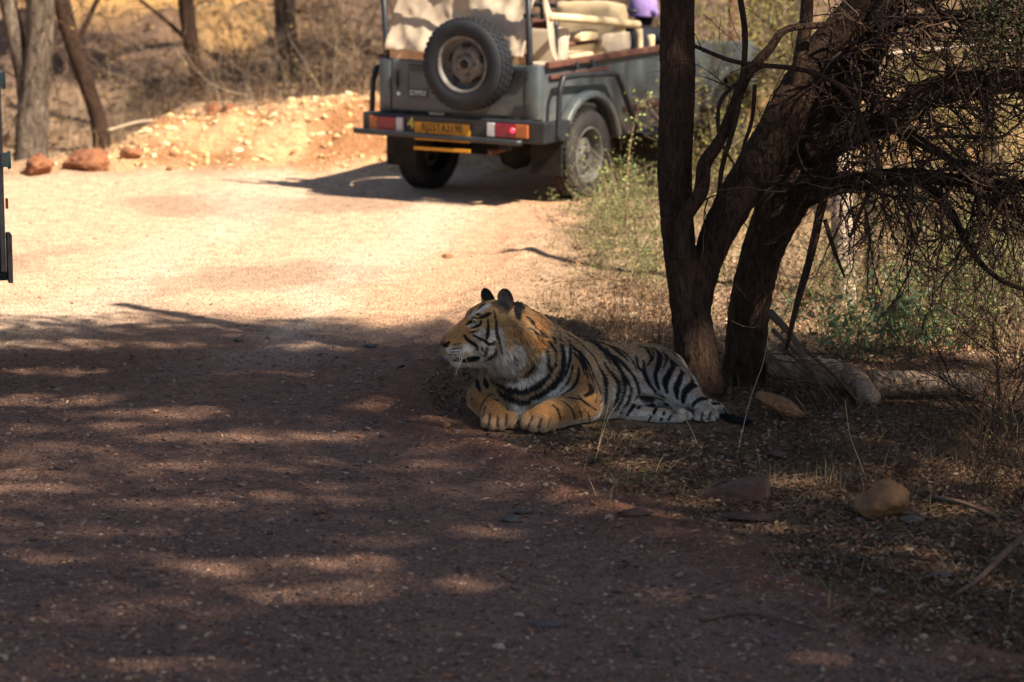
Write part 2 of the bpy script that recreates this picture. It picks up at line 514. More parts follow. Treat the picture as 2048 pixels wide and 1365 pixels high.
# a few fallen leaves out on the track
x, y = view_points(260, 10.5, 18, 0, 1000, _r)
size = _r.uniform(.012, .03, len(x)); nor = _r.normal(0, .35, (len(x), 3)); nor[:, 2] = 1
lit2 = leaf_cloud('track_leaves', np.stack([x, y, gz(x, y) + .006], -1), size, nor, pick(_r, len(x), [(.30, .22, .08), (.20, .11, .06), (.12, .08, .05)], .3), m_litter, None, 6)
tag(lit2, 'few fallen leaves lying out on the dirt track', None, None, 'stuff')

def grass(name, spots, mat, cols, h=(.08, .25), blades=22, spread=.07, seed=0, lean=.5, w=.0022, label=None):
    """tufts of bent blades; each blade three narrow quads"""
    rng = np.random.default_rng(seed)
    P = np.repeat(np.asarray(spots, float), blades, 0); n = len(P)
    P[:, :2] += rng.normal(0, spread, (n, 2))
    P[:, 2] = gz(P[:, 0], P[:, 1]) - .004
    H = rng.uniform(h[0], h[1], n) * rng.uniform(.6, 1.1, n)
    a = rng.uniform(0, 2 * PI, n); ln = np.abs(rng.normal(0, lean, n))
    d = np.stack([np.cos(a) * ln, np.sin(a) * ln, np.ones(n)], -1)
    side = np.stack([-np.sin(a + .6), np.cos(a + .6), np.zeros(n)], -1)
    bend = np.stack([np.cos(a), np.sin(a), -np.full(n, .55)], -1) * (ln * .8)[:, None]
    rows = []
    for t, ww in ((0, 1), (.4, .9), (.75, .6), (1, .12)):
        c = P + d * (H * t)[:, None] * .8 + bend * (H * t * t)[:, None] * .6
        c[:, 2] = np.maximum(c[:, 2], P[:, 2] + .002)
        rows += [c - side * w * ww, c + side * w * ww]
    V = np.stack(rows, 1).reshape(-1, 3)
    k = np.arange(n)[:, None] * 8
    F = np.vstack([k + [0, 1, 3, 2], k + [2, 3, 5, 4], k + [4, 5, 7, 6]])
    o = mesh_np(name, V, F, mat, None, True, np.repeat(pick(rng, n, cols, .25), 8, 0))
    if label: tag(o, label, None, None, 'stuff')
    return o
m_grass = attr_mat('grass_blade', .7, .2, .2, 30, .25)
STRAW = [(.42, .29, .14), (.34, .22, .11), (.50, .38, .20), (.24, .15, .08)]
GREEN = [(.075, .11, .025), (.11, .14, .035), (.055, .085, .02)]
# ================================================================ TIGER
# The body is one continuous surface: rounded cones and ellipsoids blended in a distance field, then meshed.
HEAD_C = at(985, 655, 15.15)
_yaw = math.radians(17)
HF = np.array([-math.cos(_yaw), -math.sin(_yaw), -0.02]); HF /= np.linalg.norm(HF)
HL = np.cross([0, 0, 1.0], HF); HL /= np.linalg.norm(HL)
HU = np.cross(HF, HL)
def hp(x, y, z):
    """head space: x towards the nose, y to the tiger's left, z up"""
    return np.array(HEAD_C) + x * HF + y * HL + z * HU
HM = np.stack([HF, HL, HU])          # world -> head rows

PRIMS = []; EARS = []; TOE_GAPS = []
def cone(a, b, ra, rb, k=0.04, hair=0.018, sub=False, flow=None):
    a = np.array(tuple(a)); b = np.array(tuple(b))
    d = b - a
    PRIMS.append(dict(t='c', a=a, b=b, ra=ra, rb=rb, k=k, hair=hair, sub=sub,
                      flow=np.array(flow, float) if flow is not None else d / (np.linalg.norm(d) + 1e-9)))
def ell(c, M, r, k=0.04, hair=0.018, sub=False, flow=(1, 0.3, -0.3)):
    PRIMS.append(dict(t='e', a=np.array(tuple(c)), M=np.array(M), r=np.array(r, float), k=k, hair=hair, sub=sub, flow=np.array(flow, float)))

I3 = np.eye(3)
def toes(lst, du, dv, r0, r1):
    pts = [(np.array(at(u + du, v - dv, Y + .05)), np.array(at(u, v, Y))) for u, v, Y in lst]
    for a, b in pts: cone(a, b, r0 * .94, r1 * .96, .006, .007)
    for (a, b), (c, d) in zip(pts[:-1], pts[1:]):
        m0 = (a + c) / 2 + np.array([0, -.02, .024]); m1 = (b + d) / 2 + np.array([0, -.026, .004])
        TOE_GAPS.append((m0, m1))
# trunk
cone(at(1052, 752, 15.30), at(1120, 748, 15.44), .160, .178, .05, .022, flow=(.8, .4, -.5))
cone(at(1120, 750, 15.44), at(1205, 760, 15.58), .176, .180, .05, .020, flow=(.9, .4, -.35))
cone(at(1205, 760, 15.58), at(1270, 760, 15.70), .180, .174, .05, .020, flow=(.9, .4, -.35))
cone(at(1270, 760, 15.70), at(1312, 760, 15.78), .174, .150, .05, .020, flow=(.9, .3, -.4))
cone(at(1230, 812, 15.38), at(1170, 808, 15.30), .135, .130, .06, .022, flow=(.7, .2, -.7))
cone(at(1265, 808, 15.44), at(1225, 803, 15.42), .115, .140, .06, .022, flow=(.7, .2, -.7))
cone(at(1300, 738, 15.80), at(1335, 752, 15.84), .100, .110, .06, .020, flow=(.8, .2, -.5))
# shoulder blades, withers
cone(at(1118, 700, 15.46), at(1150, 745, 15.34), .085, .105, .05, .020, flow=(.5, 0, -.9))
cone(at(1085, 695, 15.50), at(1150, 708, 15.62), .080, .080, .05, .022, flow=(1, .4, -.1))
# neck and ruff
cone(at(1012, 660, 15.20), at(1058, 690, 15.32), .118, .135, .05, .034, flow=(.8, .3, -.5))
cone(at(1055, 690, 15.32), at(1105, 730, 15.44), .132, .155, .05, .026, flow=(.8, .3, -.5))
cone(at(1028, 650, 15.24), at(1078, 693, 15.42), .100, .115, .05, .030, flow=(.9, .3, -.3))
cone(at(1010, 690, 15.12), at(1032, 722, 15.14), .070, .062, .04, .055, flow=(.35, -.1, -1))
cone(at(1045, 690, 15.16), at(1058, 725, 15.20), .066, .050, .04, .050, flow=(.45, -.1, -1))
cone(at(985, 700, 15.14), at(1000, 728, 15.16), .075, .055, .04, .045, flow=(.3, -.1, -1))
cone(at(1015, 735, 15.24), at(1075, 745, 15.26), .105, .12, .05, .028, flow=(.5, -.1, -.9))
# chest between the forelegs
cone(at(1085, 785, 15.20), at(1130, 790, 15.22), .10, .09, .05, .022, flow=(.4, -.1, -.9))
cone(at(1030, 765, 15.22), at(1037, 815, 15.16), .120, .095, .05, .026, flow=(0, -.1, -1))
# near (left) foreleg
cone(at(1138, 735, 15.33), at(1166, 803, 15.17), .105, .086, .05, .015)
cone(at(1168, 812, 15.15), at(1108, 828, 15.00), .082, .068, .04, .012)
cone(at(1108, 828, 15.00), at(1080, 838, 14.95), .068, .062, .03, .010)
toes(((1051, 849, 14.90), (1067, 855, 14.87), (1086, 856, 14.875), (1102, 852, 14.91)), 8, 12, .036, .029)
# far (right) foreleg
cone(at(1000, 755, 15.32), at(966, 795, 15.24), .100, .070, .05, .015)
cone(at(962, 797, 15.22), at(986, 828, 15.06), .068, .055, .03, .012)
cone(at(986, 828, 15.06), at(996, 838, 15.02), .060, .058, .02, .010)
toes(((972, 846, 14.98), (986, 852, 14.95), (1003, 853, 14.95), (1020, 848, 14.98)), 2, 13, .034, .027)
# left hind leg, folded out towards the road
cone(at(1310, 748, 15.70), at(1348, 776, 15.47), .138, .108, .05, .017)
cone(at(1348, 778, 15.47), at(1394, 812, 15.34), .104, .066, .04, .015)
cone(at(1392, 812, 15.34), at(1412, 832, 15.24), .060, .045, .03, .012)
toes(((1396, 838, 15.20), (1410, 842, 15.18), (1426, 839, 15.19)), 2, 8, .030, .025)
cone(at(1392, 806, 15.36), at(1436, 822, 15.36), .050, .036, .03, .014)
# right hind foot, showing from under the belly
cone(at(1262, 832, 15.26), at(1320, 836, 15.18), .058, .042, .03, .013)
cone(at(1320, 836, 15.18), at(1358, 834, 15.16), .042, .036, .02, .010)
cone(at(1356, 826, 15.15), at(1376, 832, 15.17), .026, .022, .015, .008)
# tail, its black end on the litter
_tp = [at(1345, 770, 15.95), at(1400, 812, 15.75), at(1440, 838, 15.36), at(1466, 845, 15.18), at(1494, 849, 15.11)]
for i in range(4):
    cone(_tp[i], _tp[i + 1], [.05, .036, .030, .031][i], [.036, .030, .031, .024][i], .02, .02)
# ---- head
FB = -HF
ell(hp(-.005, 0, .025), HM, (.125, .105, .108), .03, .014, flow=FB + [0, 0, -.1])
cone(hp(.06, 0, .03), hp(.215, 0, -.052), .068, .042, .03, .007, flow=FB + [0, 0, .4])
cone(hp(.08, 0, -.045), hp(.205, 0, -.085), .085, .058, .03, .008, flow=FB)
for s in (-1, 1):
    cone(hp(.165, s * .036, -.098), hp(.222, s * .026, -.098), .047, .038, .02, .009, flow=FB + [0, 0, -.3])
    ell(hp(.015, s * .072, -.055), HM, (.085, .052, .085), .03, .018, flow=FB + [0, 0, -.5])
    cone(hp(-.045, s * .085, -.02), hp(-.050, s * .095, -.15), .064, .058, .04, .045, flow=FB * .5 + [0, 0, -1])
    cone(hp(.088, s * .048, .058), hp(.04, s * .058, .078), .030, .030, .02, .008, flow=FB + [0, 0, .4])
    # cheek bone under the eye
    cone(hp(.105, s * .055, -.012), hp(.03, s * .088, -.005), .026, .030, .02, .009, flow=FB)
    # ears: upright cups opening forwards and outwards
    e0 = hp(-.045 if s > 0 else -.015, s * .072, .10 if s > 0 else .075); e1 = hp(-.040 if s > 0 else 0, s * .100, .175 if s > 0 else .15)
    up = e1 - e0; up /= np.linalg.norm(up)
    face = HF * (.80 if s > 0 else .55) + HL * s * .55; face -= up * face.dot(up); face /= np.linalg.norm(face)
    side = np.cross(up, face)
    EM = np.stack([side, face, up])
    EARS.append((s, e0, e1, EM))
    ell((e0 + e1) / 2 + up * .008, EM, (.047, .025, .062), .016, .010, flow=up)
    ell((e0 + e1) / 2 + up * .012 + face * .026, EM, (.035, .030, .049), .008, .012, sub=True, flow=up)
cone(hp(.06, 0, -.135), hp(.185, 0, -.148), .060, .036, .025, .014, flow=FB + [0, 0, -.4])     # lower jaw and chin
ell(hp(.236, 0, -.060), HM, (.026, .034, .024), .012, .003, flow=FB)                            # nose leather
for s in (-1, 1):
    ell(hp(.118, s * .068, .030), HM, (.026, .020, .016), .014, .004, sub=True, flow=FB)        # eye sockets
# mouth slit and nose underside
for s in (-1, 1):
    cone(hp(.215, s * .030, -.136), hp(.10, s * .074, -.128), .008, .007, .010, .004, sub=True, flow=FB)

def prim_dist(p, q):
    if p['t'] == 'c':
        ab = p['b'] - p['a']; L = ab.dot(ab) + 1e-12
        d = q - p['a']
        t = np.clip((d @ ab) / L, 0, 1)
        return np.linalg.norm(d - t[..., None] * ab, axis=-1) - (p['ra'] + t * (p['rb'] - p['ra']))
    l = (q - p['a']) @ p['M'].T
    k0 = np.linalg.norm(l / p['r'], axis=-1); k1 = np.linalg.norm(l / p['r'] ** 2, axis=-1) + 1e-9
    return k0 * (k0 - 1) / k1

def sdf_mesh(prims, vox):
    lo = np.full(3, 1e9); hi = -lo
    ext = []
    for p in prims:
        if p['t'] == 'c':
            r = max(p['ra'], p['rb'])
            a = np.minimum(p['a'], p['b']) - r; b = np.maximum(p['a'], p['b']) + r
        else:
            r = p['r'].max(); a = p['a'] - r; b = p['a'] + r
        ext.append((a, b))
        if not p['sub']: lo = np.minimum(lo, a); hi = np.maximum(hi, b)
    lo -= 0.03; hi += 0.03
    n = np.ceil((hi - lo) / vox).astype(int) + 1
    G = np.full(n, 0.2, np.float32)
    ax = [(lo[i] + vox * np.arange(n[i])).astype(np.float32) for i in range(3)]
    for p, (a, b) in zip(prims, ext):
        m = p['k'] + 3 * vox
        i0 = np.clip(np.floor((a - m - lo) / vox).astype(int), 0, n); i1 = np.clip(np.ceil((b + m - lo) / vox).astype(int) + 1, 0, n)
        sl = tuple(slice(i0[i], i1[i]) for i in range(3))
        X, Y, Z = np.meshgrid(ax[0][sl[0]], ax[1][sl[1]], ax[2][sl[2]], indexing='ij')
        d = prim_dist(p, np.stack([X, Y, Z], -1)).astype(np.float32)
        g = G[sl]; k = p['k']
        if p['sub']:
            d = -d
            h = np.maximum(k - np.abs(g - d), 0) / k
            G[sl] = np.maximum(g, d) + h * h * k / 4
        else:
            h = np.maximum(k - np.abs(g - d), 0) / k
            G[sl] = np.minimum(g, d) - h * h * k / 4
    S = G < 0
    # naive surface nets
    c = np.zeros(np.array(n) - 1, np.int8)
    for dx in (0, 1):
        for dy in (0, 1):
            for dz in (0, 1):
                c += S[dx:n[0] - 1 + dx, dy:n[1] - 1 + dy, dz:n[2] - 1 + dz]
    act = (c > 0) & (c < 8)
    idx = np.argwhere(act)
    vid = np.full(c.shape, -1, np.int32); vid[act] = np.arange(len(idx))
    acc = np.zeros((len(idx), 3)); cnt = np.zeros(len(idx))
    corners = [(x, y, z) for x in (0, 1) for y in (0, 1) for z in (0, 1)]
    for ca in corners:
        for axx in range(3):
            if ca[axx]: continue
            cb = list(ca); cb[axx] = 1
            A = G[idx[:, 0] + ca[0], idx[:, 1] + ca[1], idx[:, 2] + ca[2]]
            B = G[idx[:, 0] + cb[0], idx[:, 1] + cb[1], idx[:, 2] + cb[2]]
            x = (A < 0) != (B < 0)
            t = np.where(x, A / np.where(x, A - B, 1), 0)
            pt = np.tile(np.array(ca, float), (len(idx), 1)); pt[:, axx] = t
            acc[x] += pt[x]; cnt[x] += 1
    V = lo + vox * (idx + acc / cnt[:, None])
    F = []
    for axx in range(3):
        o1, o2 = [(1, 2), (2, 0), (0, 1)][axx]
        s0 = [slice(None)] * 3; s1 = [slice(None)] * 3
        s0[axx] = slice(0, -1); s1[axx] = slice(1, None)
        e = S[tuple(s0)] != S[tuple(s1)]
        E = np.argwhere(e)
        ok = (E[:, o1] > 0) & (E[:, o2] > 0) & (E[:, o1] < n[o1] - 1) & (E[:, o2] < n[o2] - 1)
        E = E[ok]
        def cell(d1, d2):
            q = E.copy(); q[:, o1] -= d1; q[:, o2] -= d2
            return vid[q[:, 0], q[:, 1], q[:, 2]]
        quad = np.stack([cell(1, 1), cell(0, 1), cell(0, 0), cell(1, 0)], -1)
        flip = ~S[E[:, 0], E[:, 1], E[:, 2]]
        quad[flip] = quad[flip][:, ::-1]
        F.append(quad)
    F = np.vstack(F)
    F = F[(F >= 0).all(1)]
    return V, F

def relax(V, F, it=2, lam=0.5):
    E = np.vstack([F[:, [0, 1]], F[:, [1, 2]], F[:, [2, 3]], F[:, [3, 0]]])
    n = len(V)
    cnt = np.bincount(E[:, 0], minlength=n) + np.bincount(E[:, 1], minlength=n)
    for _ in range(it):
        A = np.zeros_like(V)
        for k in range(3):
            A[:, k] = np.bincount(E[:, 0], V[E[:, 1], k], n) + np.bincount(E[:, 1], V[E[:, 0], k], n)
        V = V + lam * (A / np.maximum(cnt, 1)[:, None] - V)
    return V
def vnormals(V, F):
    fn = np.cross(V[F[:, 2]] - V[F[:, 0]], V[F[:, 3]] - V[F[:, 1]])
    N = np.zeros_like(V)
    for k in range(4):
        for a in range(3):
            N[:, a] += np.bincount(F[:, k], fn[:, a], len(V))
    return N / (np.linalg.norm(N, axis=1)[:, None] + 1e-12)

TV, TF = sdf_mesh(PRIMS, 0.0048)
TV = relax(TV, TF, 3, 0.5)
TV[:, 2] = np.where(TV[:, 2] < 0.004, 0.004 + (TV[:, 2] - 0.004) * 0.1, TV[:, 2])     # the weight of the body flattens it on the ground
TN = vnormals(TV, TF)
EYE_HIT = (-0.1799, 15.0533, 0.5252)
# coat pattern of the tiger, and its groin shadow: colour, half width, softness, points on the skin (metres)
STROKES = [
 ["o",0.0197,0.5,[[-0.225,15.089,0.523],[-0.257,15.071,0.49],[-0.292,15.059,0.459],[-0.324,15.055,0.439]]],
 ["o",0.0108,0.5,[[-0.217,15.054,0.478],[-0.231,15.043,0.444],[-0.256,15.039,0.427],[-0.302,15.038,0.423]]],
 ["o",0.0269,0.6,[[-0.018,15.039,0.506],[0.017,15.042,0.48],[0.089,15.12,0.431],[0.132,15.171,0.393]]],
 ["g",0.0215,0.6,[[-0.061,15.058,0.542],[-0.032,15.045,0.516],[-0.032,15.02,0.477]]],
 ["g",0.0108,0.6,[[-0.095,15.052,0.547],[-0.093,15.044,0.516],[-0.096,15.029,0.49]]],
 ["g",0.009,0.6,[[-0.146,15.042,0.495],[-0.139,15.028,0.468],[-0.146,15.028,0.454]]],
 ["o",0.0197,0.6,[[0.053,15.148,0.534],[0.107,15.188,0.499],[0.143,15.21,0.458]]],
 ["o",0.0458,0.6,[[0.098,15.282,0.535],[0.148,15.233,0.475],[0.135,15.176,0.398]]],
 ["o",0.0519,0.5,[[-0.157,15.109,0.126],[-0.084,14.997,0.099],[-0.047,14.964,0.062]]],
 ["o",0.0366,0.5,[[-0.188,15.17,0.145],[-0.191,15.143,0.094],[-0.157,15.063,0.054]]],
 ["o",0.0702,0.5,[[0.085,14.904,0.074],[0.175,14.91,0.092],[0.266,14.957,0.088],[0.359,15.047,0.076]]],
 ["o",0.0458,0.6,[[0.307,15.225,0.29],[0.355,15.175,0.225],[0.39,15.105,0.158],[0.408,15.085,0.093]]],
 ["g",0.0305,0.6,[[-0.127,15.196,0.196],[-0.084,15.15,0.18]]],
 ["t",0.0366,0.6,[[0.061,14.885,0.066],[0.145,14.852,0.045],[0.193,14.885,0.026]]],
 ["t",0.0305,0.6,[[-0.138,14.959,0.042],[-0.071,14.937,0.04],[-0.005,14.958,0.042]]],
 ["w",0.0135,0.4,[[-0.2,15.084,0.545],[-0.175,15.076,0.565],[-0.146,15.073,0.576],[-0.118,15.098,0.593]]],
 ["w",0.0025,0.3,[[-0.214,15.065,0.5],[-0.182,15.07,0.503],[-0.164,15.051,0.517]]],
 ["w",0.009,0.5,[[-0.174,15.036,0.453],[-0.153,15.03,0.457],[-0.139,15.033,0.482]]],
 ["w",0.0161,0.4,[[-0.1,15.023,0.469],[-0.096,15.022,0.441],[-0.146,15.028,0.411],[-0.146,15.038,0.38]]],
 ["w",0.0161,0.4,[[-0.224,15.03,0.4],[-0.189,15.054,0.37],[-0.154,15.069,0.342]]],
 ["w",0.0108,0.4,[[-0.093,15.023,0.401],[-0.103,15.032,0.37],[-0.125,15.062,0.34]]],
 ["w",0.0144,0.4,[[-0.306,15.024,0.386],[-0.27,15.022,0.376],[-0.235,15.022,0.383]]],
 ["w",0.0161,0.4,[[-0.313,15.058,0.336],[-0.285,15.065,0.314],[-0.257,15.068,0.306]]],
 ["w",0.0065,0.5,[[-0.061,15.029,0.49],[-0.054,15.018,0.449],[-0.047,15.018,0.398]]],
 ["w",0.0269,0.5,[[-0.068,15.039,0.329],[-0.025,15.017,0.362],[0.024,15.037,0.388]]],
 ["w",0.0251,0.5,[[0.024,15.037,0.388],[0.046,15.065,0.346],[0.014,15.028,0.313],[-0.054,15.039,0.3]]],
 ["w",0.0336,0.5,[[0.025,15.069,0.103],[0.037,15.068,0.053]]],
 ["w",0.0275,0.5,[[0.135,15.101,0.121],[0.208,15.112,0.15],[0.257,15.136,0.183]]],
 ["w",0.0214,0.6,[[0.135,15.13,0.246],[0.062,15.105,0.213],[-0.005,15.102,0.214]]],
 ["w",0.0183,0.5,[[0.271,15.274,0.344],[0.264,15.214,0.28],[0.233,15.148,0.205],[0.171,15.103,0.152]]],
 ["w",0.0153,0.6,[[0.147,15.172,0.337],[0.135,15.138,0.269]]],
 ["k",0.0047,0.3,[[-0.223,15.068,0.503],[-0.207,15.07,0.514],[-0.191,15.062,0.523]]],
 ["k",0.0022,0.3,[[-0.196,15.066,0.535],[-0.182,15.054,0.54],[-0.164,15.048,0.536]]],
 ["k",0.0072,0.3,[[-0.157,15.048,0.54],[-0.132,15.049,0.549],[-0.105,15.054,0.561]]],
 ["k",0.0054,0.3,[[-0.196,15.059,0.488],[-0.175,15.062,0.493],[-0.155,15.05,0.506],[-0.151,15.047,0.526]]],
 ["k",0.0025,0.3,[[-0.21,15.048,0.469],[-0.185,15.041,0.473],[-0.16,15.039,0.484]]],
 ["k",0.0043,0.3,[[-0.174,15.06,0.555],[-0.153,15.054,0.557]]],
 ["k",0.0029,0.3,[[-0.189,15.079,0.556],[-0.166,15.085,0.572],[-0.153,15.098,0.583]]],
 ["k",0.005,0.3,[[-0.161,15.109,0.584],[-0.132,15.116,0.597]]],
 ["k",0.0016,0.3,[[-0.195,15.121,0.566],[-0.203,15.09,0.544]]],
 ["k",0.0039,0.3,[[-0.222,15.149,0.541],[-0.204,15.16,0.563],[-0.174,15.144,0.584],[-0.129,15.135,0.603]]],
 ["k",0.0054,0.3,[[-0.118,15.047,0.53],[-0.116,15.033,0.493],[-0.118,15.024,0.462],[-0.128,15.024,0.433]]],
 ["k",0.0043,0.3,[[-0.189,15.039,0.456],[-0.164,15.034,0.445],[-0.132,15.024,0.431],[-0.112,15.022,0.415],[-0.089,15.022,0.422],[-0.083,15.021,0.432]]],
 ["k",0.0043,0.3,[[-0.089,15.066,0.57],[-0.079,15.05,0.53],[-0.076,15.027,0.483],[-0.067,15.02,0.441],[-0.058,15.019,0.405],[-0.055,15.021,0.38]]],
 ["k",0.0047,0.3,[[-0.23,15.046,0.454],[-0.217,15.042,0.434],[-0.192,15.041,0.416],[-0.169,15.041,0.4],[-0.168,15.049,0.382]]],
 ["k",0.0029,0.3,[[-0.146,15.031,0.398],[-0.143,15.037,0.379]]],
 ["k",0.0032,0.3,[[-0.12,15.024,0.401],[-0.128,15.036,0.37],[-0.136,15.058,0.349]]],
 ["k",0.0016,0.3,[[-0.144,15.032,0.479],[-0.151,15.03,0.464]]],
 ["k",0.0079,0.3,[[-0.267,15.036,0.343],[-0.225,15.059,0.329],[-0.164,15.071,0.338]]],
 ["k",0.0054,0.3,[[-0.289,15.065,0.332],[-0.257,15.06,0.331]]],
 ["k",0.0039,0.3,[[-0.129,15.072,0.327],[-0.104,15.046,0.348],[-0.084,15.032,0.365],[-0.079,15.024,0.39]]],
 ["k",0.0013,0.3,[[-0.302,15.025,0.39],[-0.245,15.025,0.393]]],
 ["k",0.0013,0.3,[[-0.306,15.023,0.376],[-0.252,15.022,0.379]]],
 ["k",0.0014,0.3,[[-0.309,15.026,0.364],[-0.267,15.024,0.362]]],
 ["k",0.0011,0.3,[[-0.285,15.031,0.41],[-0.249,15.035,0.417]]],
 ["k",0.0135,0.3,[[0.017,15.239,0.579],[0.021,15.144,0.561],[0.024,15.112,0.53]]],
 ["k",0.0029,0.3,[[-0.057,15.069,0.663],[-0.039,15.059,0.678],[-0.024,15.043,0.667],[-0.011,15.039,0.632]]],
 ["d",0.0161,0.5,[[-0.043,15.071,0.652],[-0.038,15.086,0.617],[-0.032,15.081,0.593]]],
 ["k",0.0083,0.3,[[-0.116,15.253,0.645],[-0.112,15.227,0.63],[-0.104,15.217,0.61]]],
 ["n",0.0072,0.3,[[-0.34,15.057,0.416],[-0.327,15.045,0.415]]],
 ["k",0.0061,0.3,[[-0.335,15.048,0.404],[-0.32,15.037,0.406],[-0.304,15.038,0.422]]],
 ["k",0.0018,0.3,[[0.078,15.148,0.498],[0.114,15.184,0.478]]],
 ["k",0.0022,0.3,[[0.075,15.133,0.475],[0.11,15.163,0.452],[0.143,15.19,0.418]]],
 ["k",0.0018,0.3,[[0.125,15.182,0.449],[0.159,15.208,0.422]]],
 ["k",0.0061,0.8,[[0.043,15.243,0.572],[0.089,15.276,0.541]]],
 ["d",0.0047,0.8,[[0.007,15.023,0.361],[0.017,15.028,0.331]]],
 ["k",0.0068,0.6,[[0.064,15.108,0.266],[0.093,15.124,0.292],[0.103,15.13,0.313]]],
 ["d",0.009,0.8,[[-0.104,15.153,0.239],[-0.054,15.113,0.236],[0.017,15.101,0.227]]],
 ["k",0.0052,0.3,[[0.166,15.208,0.405],[0.202,15.226,0.352],[0.209,15.201,0.307],[0.191,15.161,0.265]]],
 ["k",0.0043,0.3,[[0.167,15.201,0.369],[0.173,15.167,0.301],[0.186,15.152,0.254]]],
 ["k",0.0079,0.3,[[0.187,15.152,0.254],[0.123,15.11,0.194],[0.05,15.094,0.172],[-0.011,15.101,0.189]]],
 ["k",0.0095,0.3,[[0.237,15.28,0.367],[0.249,15.242,0.318],[0.242,15.195,0.258],[0.214,15.14,0.207],[0.159,15.103,0.164],[0.086,15.094,0.135]]],
 ["k",0.0027,0.3,[[0.298,15.215,0.28],[0.288,15.177,0.237],[0.263,15.143,0.194],[0.232,15.124,0.166]]],
 ["k",0.0046,0.3,[[0.328,15.21,0.268],[0.321,15.162,0.221],[0.293,15.125,0.179],[0.244,15.105,0.148]]],
 ["k",0.0073,0.5,[[-0.103,15.161,0.215],[-0.054,15.12,0.192],[0.013,15.092,0.172],[0.074,15.098,0.171]]],
 ["k",0.0085,0.5,[[-0.072,15.138,0.17],[-0.023,15.096,0.147],[0.037,15.078,0.126],[0.08,15.087,0.118]]],
 ["k",0.0092,0.5,[[-0.134,15.211,0.212],[-0.121,15.178,0.174]]],
 ["k",0.0067,0.3,[[-0.171,15.287,0.197],[-0.167,15.199,0.177],[-0.158,15.163,0.159]]],
 ["k",0.0021,0.3,[[-0.201,15.165,0.115],[-0.145,15.132,0.146]]],
 ["k",0.0027,0.3,[[-0.157,15.057,0.062],[-0.139,15.078,0.12],[-0.097,15.149,0.149]]],
 ["k",0.0027,0.3,[[-0.084,15.028,0.117],[-0.069,15.123,0.129]]],
 ["k",0.0067,0.3,[[0.385,15.156,0.191],[0.394,15.12,0.167],[0.359,15.081,0.15]]],
 ["k",0.0034,0.3,[[0.323,15.07,0.152],[0.353,15.056,0.124],[0.411,15.089,0.077]]],
 ["k",0.0027,0.3,[[0.236,14.986,0.144],[0.285,14.987,0.107],[0.307,15.011,0.046]]],
 ["k",0.0027,0.3,[[0.261,15.029,0.148],[0.298,15.043,0.145],[0.353,15.06,0.129]]],
 ["k",0.0027,0.3,[[0.37,15.159,0.203],[0.384,15.107,0.163]]],
 ["k",0.0085,0.8,[[0.155,15.336,0.494],[0.206,15.37,0.447]]],
 ["k",0.0034,0.3,[[0.123,15.185,0.459],[0.16,15.207,0.418]]],
 ["k",0.0027,0.3,[[0.218,15.335,0.432],[0.228,15.288,0.391]]],
 ["k",0.0065,0.3,[[0.261,15.399,0.401],[0.315,15.394,0.371],[0.375,15.347,0.324],[0.421,15.351,0.261],[0.451,15.339,0.201],[0.459,15.242,0.148],[0.458,15.204,0.093]]],
 ["k",0.007,0.3,[[0.306,15.456,0.382],[0.373,15.589,0.333],[0.444,15.473,0.311],[0.495,15.437,0.266],[0.535,15.401,0.21],[0.552,15.317,0.164],[0.54,15.255,0.104],[0.51,15.228,0.047]]],
 ["k",0.0045,0.3,[[0.386,15.595,0.33],[0.461,15.532,0.324],[0.527,15.489,0.288],[0.568,15.484,0.257]]],
 ["k",0.0045,0.3,[[0.446,15.533,0.327],[0.517,15.504,0.3],[0.573,15.483,0.252]]],
 ["k",0.0075,0.3,[[0.505,15.457,0.278],[0.557,15.449,0.232],[0.597,15.435,0.183],[0.62,15.348,0.137],[0.624,15.319,0.107]]],
 ["k",0.0065,0.3,[[0.458,15.401,0.252],[0.488,15.366,0.207],[0.521,15.302,0.167],[0.52,15.251,0.115],[0.494,15.221,0.059]]],
 ["k",0.0033,0.3,[[0.302,15.287,0.345],[0.358,15.265,0.303],[0.393,15.24,0.241],[0.428,15.212,0.164],[0.436,15.125,0.109]]],
 ["k",0.0023,0.3,[[0.328,15.292,0.339],[0.383,15.255,0.269],[0.402,15.21,0.205]]],
 ["k",0.0055,0.3,[[0.588,15.318,0.143],[0.569,15.258,0.083],[0.535,15.23,0.032]]],
 ["k",0.005,0.3,[[0.616,15.311,0.108],[0.593,15.227,0.063],[0.565,15.209,0.025]]],
 ["k",0.0045,0.3,[[0.617,15.558,0.265],[0.623,15.509,0.221],[0.651,15.51,0.19]]],
 ["k",0.0065,0.3,[[0.653,15.547,0.235],[0.662,15.506,0.18],[0.68,15.452,0.138],[0.714,15.397,0.107]]],
 ["k",0.0045,0.3,[[0.625,15.653,0.295],[0.671,15.631,0.282],[0.695,15.57,0.247],[0.678,15.534,0.217]]],
 ["k",0.0085,0.3,[[0.714,15.656,0.283],[0.742,15.595,0.258],[0.733,15.507,0.222],[0.716,15.45,0.18],[0.729,15.39,0.129]]],
 ["k",0.01,0.3,[[0.797,15.545,0.241],[0.807,15.469,0.229],[0.78,15.402,0.2],[0.761,15.38,0.162],[0.768,15.362,0.114]]],
 ["k",0.009,0.3,[[0.847,15.418,0.207],[0.829,15.373,0.174],[0.813,15.351,0.137],[0.818,15.336,0.088]]],
 ["k",0.0035,0.3,[[0.872,15.741,0.176],[0.878,15.428,0.195]]],
 ["k",0.01,0.3,[[0.912,15.387,0.145],[0.869,15.342,0.133],[0.848,15.323,0.101],[0.847,15.311,0.072]]],
 ["k",0.0065,0.3,[[0.964,15.306,0.091],[0.911,15.274,0.085],[0.891,15.268,0.06]]],
 ["k",0.0025,0.3,[[0.89,15.461,0.194],[0.92,15.434,0.149],[0.949,15.359,0.115]]],
